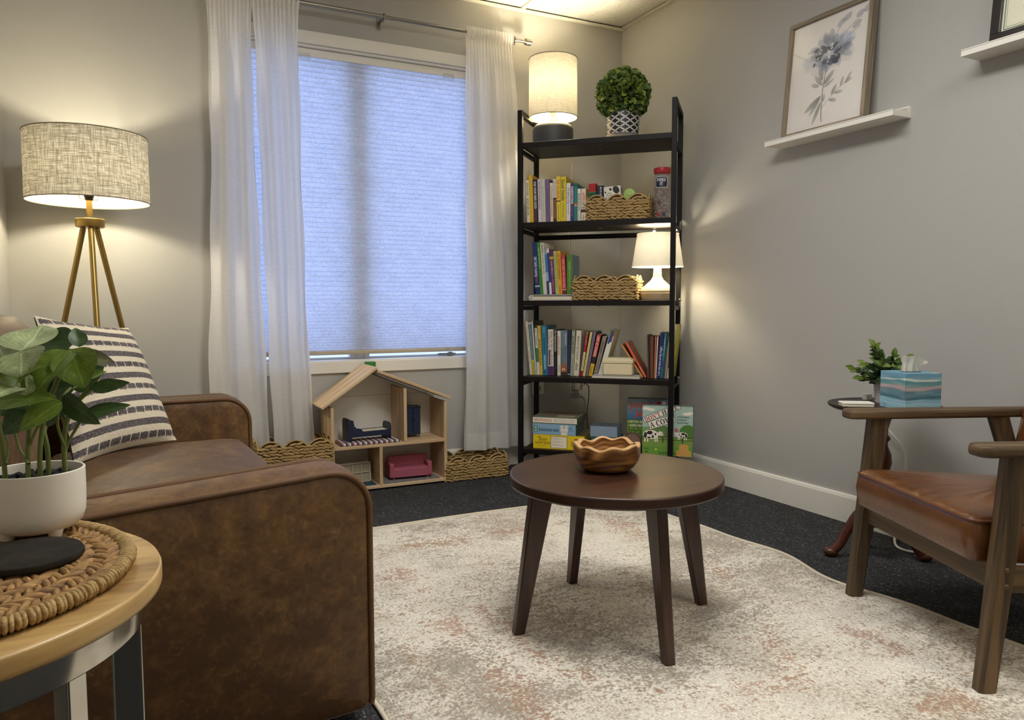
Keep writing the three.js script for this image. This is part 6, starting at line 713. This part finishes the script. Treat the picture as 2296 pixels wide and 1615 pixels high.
// ---------------------------------------------------------------- small pedestal table against the right wall
{
  const o = thing('pedestal_table', 'small round dark cherry pedestal table between the armchair and wall', 'side table', [-0.29, 0, 1.97]), Y = 0.54;
  mesh('tabletop', uvm(lathe([[0, Y - 0.022], [0.14, Y - 0.022], [0.16, Y - 0.017], [0.172, Y - 0.01], [0.1765, Y - 0.004], [0.175, Y], [0.168, Y + 0.001], [0.163, Y - 0.0015], [0, Y - 0.0015]], 72), 0, false), M.dark, o);
  mesh('column', uvm(lathe([[0, 0.12], [0.034, 0.12], [0.036, 0.15], [0.028, 0.175], [0.022, 0.2], [0.03, 0.215], [0.022, 0.23], [0.018, 0.25], [0.022, 0.3], [0.031, 0.34], [0.028, 0.37], [0.018, 0.395], [0.016, 0.41], [0.024, 0.42], [0.024, 0.427], [0.016, 0.435], [0.017, 0.46], [0.026, 0.49], [0.03, Y - 0.022], [0, Y - 0.022]], 40), 2), M.cherry, o);
  for (const a of [-138, 32, -55]) { const t = a * Math.PI / 180, d = (R, y) => V(R * Math.cos(t), y, R * Math.sin(t)); const cv = new THREE.CatmullRomCurve3([d(0.02, 0.17), d(0.06, 0.165), d(0.1, 0.1), d(0.125, 0.045), d(0.145, 0.022)]), g = new THREE.TubeGeometry(cv, 28, 0.016, 12), l = mesh('leg', uvm(g, a), M.cherry, o); mesh('foot', tr(new THREE.SphereGeometry(0.02, 16, 12).scale(1.25, 0.85, 0.95).rotateY(-t), 0.152 * Math.cos(t), 0.0172, 0.152 * Math.sin(t)), M.cherry, l); }
}
{
  const face = canvasTex(1024, 512, (c, w, h) => {
    const band = (y0, y1, cols, wob, ph, blur = 0) => { for (let x = 0; x < w; x += 2) { const o2 = Math.sin(x / 130 + ph) * wob + Math.sin(x / 57 + ph * 2) * wob * 0.4, g = c.createLinearGradient(0, y0 + o2, 0, y1 + o2); cols.forEach((k, i) => g.addColorStop(i / (cols.length - 1), k)); c.fillStyle = g; c.fillRect(x, y0 + o2, 2, y1 - y0 + 2); } };
    c.fillStyle = '#5f9db4'; c.fillRect(0, 0, w, h); band(-30, 90, ['#93b9c6', '#6f9fbc', '#86aebb'], 8, 0); band(84, 116, ['#dfe6da', '#c3d6d2'], 14, 1); band(108, 190, ['#5f949e', '#6f9a98'], 12, 2); band(180, 240, ['#a5a7ac', '#bf9fa2', '#a8a294'], 14, 2.5); band(230, 350, ['#7f8f98', '#5f8898', '#466f7e'], 12, 3.2); band(340, 376, ['#3f6a78', '#5f93a0'], 10, 4); band(370, 420, ['#9cc0d2', '#7fb0c8'], 8, 5); band(414, 540, ['#a8cbd6', '#8fb9cc', '#a9c8d4'], 8, 5.4);
    for (let i = 0; i < 40; i++) { const r1 = h2(i, 1, 3), r2 = h2(i, 2, 3), r3 = h2(i, 3, 3); c.globalAlpha = 0.18; c.fillStyle = ['#e6d6c6', '#2f5a6a', '#d9a8a8', '#a9d0cc'][i % 4]; c.beginPath(); c.ellipse(r1 * w, 60 + r2 * 360, 60 + r3 * 110, 8 + r3 * 16, 0, 0, 7); c.fill(); } c.globalAlpha = 1;
    c.fillStyle = '#16323e'; c.beginPath(); c.moveTo(508, 30); c.lineTo(514, 30); c.lineTo(494, 350); c.lineTo(489, 350); c.fill(); c.fillStyle = '#3a5a6a'; c.font = 'bold 34px sans-serif'; c.fillText('\u25B2', 20, 490); c.font = 'bold 20px sans-serif'; c.fillText('Plant', 74, 466); c.fillText('trees', 74, 492);
  });
  const w = 0.125, h = 0.118, o = thing('tissue_box', 'blue and teal wave printed tissue box with a tissue sticking out', 'tissue box', [-0.297, 0.5392, 2.069], -0.3);
  const g = box(w, h, w, 0, h / 2, 0), uv = g.attributes.uv; for (let k = 0; k < 6; k++) for (let i = k * 4; i < k * 4 + 4; i++) { const u = uv.getX(i), v = uv.getY(i); if (k === 2 || k === 3) uv.setXY(i, 0.25 + u * 0.25, 0.86 + v * 0.12); else uv.setXY(i, (k === 1 || k === 5 ? 0 : 0.5) + u * 0.498, v); }
  mesh('carton', g, std({ map: face, roughness: 0.5 }), o); mesh('slot', new THREE.CylinderGeometry(0.03, 0.03, 0.0008, 32).scale(1.2, 1, 0.7).translate(0, h + 0.0004, 0), std({ color: 0x2a3a40, roughness: 0.9 }), o);
  const ts = grid(34, 24, (u, v) => { const a = lerp(-1, 1, u), spread = lerp(0.037, 0.031, sstep(0, 0.55, v)) + 0.012 * sstep(0.5, 1, v), lean = 0.01 * v * v + 0.01 * sstep(0.5, 1, v) * Math.max(0, a), top = 0.054 - 0.006 * a * a - 0.012 * Math.max(0, a - 0.2) + 0.002 * Math.cos(a * 8); return [a * spread + lean - 0.004, h - 0.006 + (top + 0.006) * (v - 0.18 * v * v * Math.max(0, a)), 0.008 * Math.sin(a * 3.6 + v * 1.6) * (0.35 + v * 0.9) + 0.004 * Math.sin(a * 11 + v * 3) * (1 - v * 0.5) + 0.012 * v * v]; }); mesh('tissue', ts, std({ color: 0xf3eee2, roughness: 1, transmission: 0.3, side: THREE.DoubleSide, specularIntensity: 0 }), o);
}
{
  const o = thing('potted_plant', 'small bushy plant in a ribbed black and white pot behind the tissue box', 'potted plant', [-0.25, 0.5388, 1.938]), r = rng(31);
  const weave = canvasTex(512, 256, (c, w, h) => { c.fillStyle = '#d6cac6'; c.fillRect(0, 0, w, h); c.fillStyle = '#3a3334'; for (let y = 8; y < h; y += 20) for (let x = 0; x < w; x += 16) { c.save(); c.translate(x + (y % 40 ? 6 : 0), y); c.rotate(0.25); c.fillRect(0, 0, 12, 5); c.restore(); } });
  const pp = []; for (let i = 0; i <= 40; i++) pp.push([0.027 + 0.006 * i / 40 + 0.0007 * Math.abs(Math.sin(i / 40 * 12 * Math.PI)), 0.073 * i / 40]); mesh('pot', lathe([[0, 0], [0.027, 0], ...pp, [0.03, 0.073], [0.03, 0.066], [0, 0.066]], 40), std({ map: weave, roughness: 0.8 }), o);
  const gs = [0, 1, 2].map((i) => leafGeo(1, 0.56 + i * 0.06, 0.3, 0.25 + i * 0.15, 4, 7)), mats = [leafMat(0x6d8a3a), leafMat(0x4d6b32), leafMat(0x33502c), leafMat(0x8fa650)];
  const sprig = (dir, len, n) => { const d = V(...dir).normalize(), p = [V(0, 0.065, 0), V(d.x * len * 0.4, 0.065 + d.y * len * 0.5, d.z * len * 0.4), V(d.x * len, 0.065 + d.y * len * 0.85, d.z * len)], cv = new THREE.CatmullRomCurve3(p); mesh('stem', new THREE.TubeGeometry(cv, 12, 0.0011, 5), M.twig, o);
    for (let i = 0; i < n; i++) { const t = 0.3 + 0.7 * i / (n - 1), P = cv.getPoint(t), tg = cv.getTangent(t); for (const s of i === n - 1 ? [0] : [-1, 1]) { const side = V().crossVectors(tg, V(r() - 0.5, 1, r() - 0.5)).normalize(), y = tg.clone().multiplyScalar(s ? 0.75 : 1).addScaledVector(side, s * 0.95).add(V(0, 0.25 * r(), 0)).normalize(), z = V(-0.5 + (r() - 0.5), 0.55, 0.7 + (r() - 0.5) * 0.6); z.addScaledVector(y, -z.dot(y)).normalize(); const x = V().crossVectors(y, z), L = 0.029 + r() * 0.009; const m = mesh('leaf', gs[Math.floor(r() * 3)], t > 0.85 ? mats[r() < 0.5 ? 3 : 0] : mats[1 + Math.floor(r() * 2)], o); m.quaternion.setFromRotationMatrix(new THREE.Matrix4().makeBasis(x, y, z)); m.position.copy(P); m.scale.setScalar(L); } } };
  sprig([-0.95, 0.55, -0.35], 0.125, 8); sprig([-0.85, 0.22, -0.15], 0.1, 7); sprig([-0.25, 1, -0.1], 0.155, 9); sprig([0.1, 1, 0.2], 0.12, 7); sprig([0.5, 0.9, 0.4], 0.115, 7); sprig([0.75, 0.6, 0.4], 0.11, 7); sprig([-0.5, 0.8, 0.3], 0.105, 7); sprig([0.3, 0.8, -0.5], 0.11, 7); sprig([-0.2, 0.7, -0.6], 0.1, 6); sprig([-0.55, 0.25, 0.5], 0.07, 5); sprig([-0.7, 0.5, -0.6], 0.1, 6); sprig([0.05, 0.95, -0.1], 0.1, 6); sprig([0.25, 1, 0.45], 0.1, 6); sprig([-0.1, 0.8, 0.6], 0.1, 6); sprig([0.5, 0.5, 0.7], 0.09, 6); sprig([0.9, 0.5, 0], 0.1, 6);
}
{
  const c = thing('card_case', 'cream card case lying at the left rim of the pedestal table', 'card case', [-0.41, 0.5392, 1.957], -0.6); mesh('case_lid', rbox(0.1, 0.006, 0.055, 0.002, 0, 0.0105, 0), M.plastic, c); mesh('cards', rbox(0.097, 0.008, 0.052, 0.001, 0, 0.004, 0), M.paper, c);
  tag(mesh('white_block', rbox(0.03, 0.022, 0.02, 0.003, 0, 0.011, 0), std({ color: 0xfcfaf4, roughness: 0.5 })), 'small white block just left of the ribbed plant pot', 'block').position.set(-0.242, 0.5388, 1.868);
  tag(mesh('power_cord', tube([[-0.09, 0.5, 1.77], [-0.05, 0.42, 1.8], [-0.045, 0.38, 1.843], [-0.045, 0.35, 1.87], [-0.045, 0.3, 1.885], [-0.05, 0.12, 1.87], [-0.05, 0.03, 1.83]], 0.0045, 48, 8), M.cord), 'white cord hanging from the pedestal table along the wall', 'cord');
  tag(mesh('power_cord', tube([[-0.03, 0.02, 1.84], [-0.09, 0.006, 1.885], [-0.128, 0.006, 1.93], [-0.13, 0.006, 1.965], [-0.1, 0.006, 2.0], [-0.03, 0.02, 2.06]], 0.0045, 40, 8), M.cord), 'loop of white cord lying on the dark carpet under the armchair', 'cord');
}
// ---------------------------------------------------------------- unseen ceiling light panels, out of view in the grid, lighting rug and walls
UNSEEN_CEILING_PANEL.forEach((nits, i) => {
  const p = thing('unseen_ceiling_light', i ? 'unseen flat recessed ceiling light panel nearer the rear wall, softening the shadows' : 'unseen flat recessed ceiling light panel above the rug, lighting rug and walls', 'ceiling light', i ? [-0.95, 2.43, 3.488] : [-1.56, 2.43, 2.268]), c = new THREE.Color().setRGB(1, 0.985, 0.95);
  mesh('unseen_light_frame', merge([span(-0.3, 0.3, 0, 0.012, -0.6, -0.57), span(-0.3, 0.3, 0, 0.012, 0.57, 0.6), span(-0.3, -0.27, 0, 0.012, -0.57, 0.57), span(0.27, 0.3, 0, 0.012, -0.57, 0.57)]), M.bar, p);
  mesh('unseen_light_diffuser', box(0.54, 0.004, 1.14, 0, 0.006, 0), std({ color: 0xffffff, emissive: c, emissiveIntensity: 1.2, roughness: 0.6 }), p);
  const l = new THREE.RectAreaLight(c, nits, 0.54, 1.14); l.position.set(0, -0.002, 0); l.rotation.x = -Math.PI / 2; p.add(l);
});
renderer.render(scene, camera);
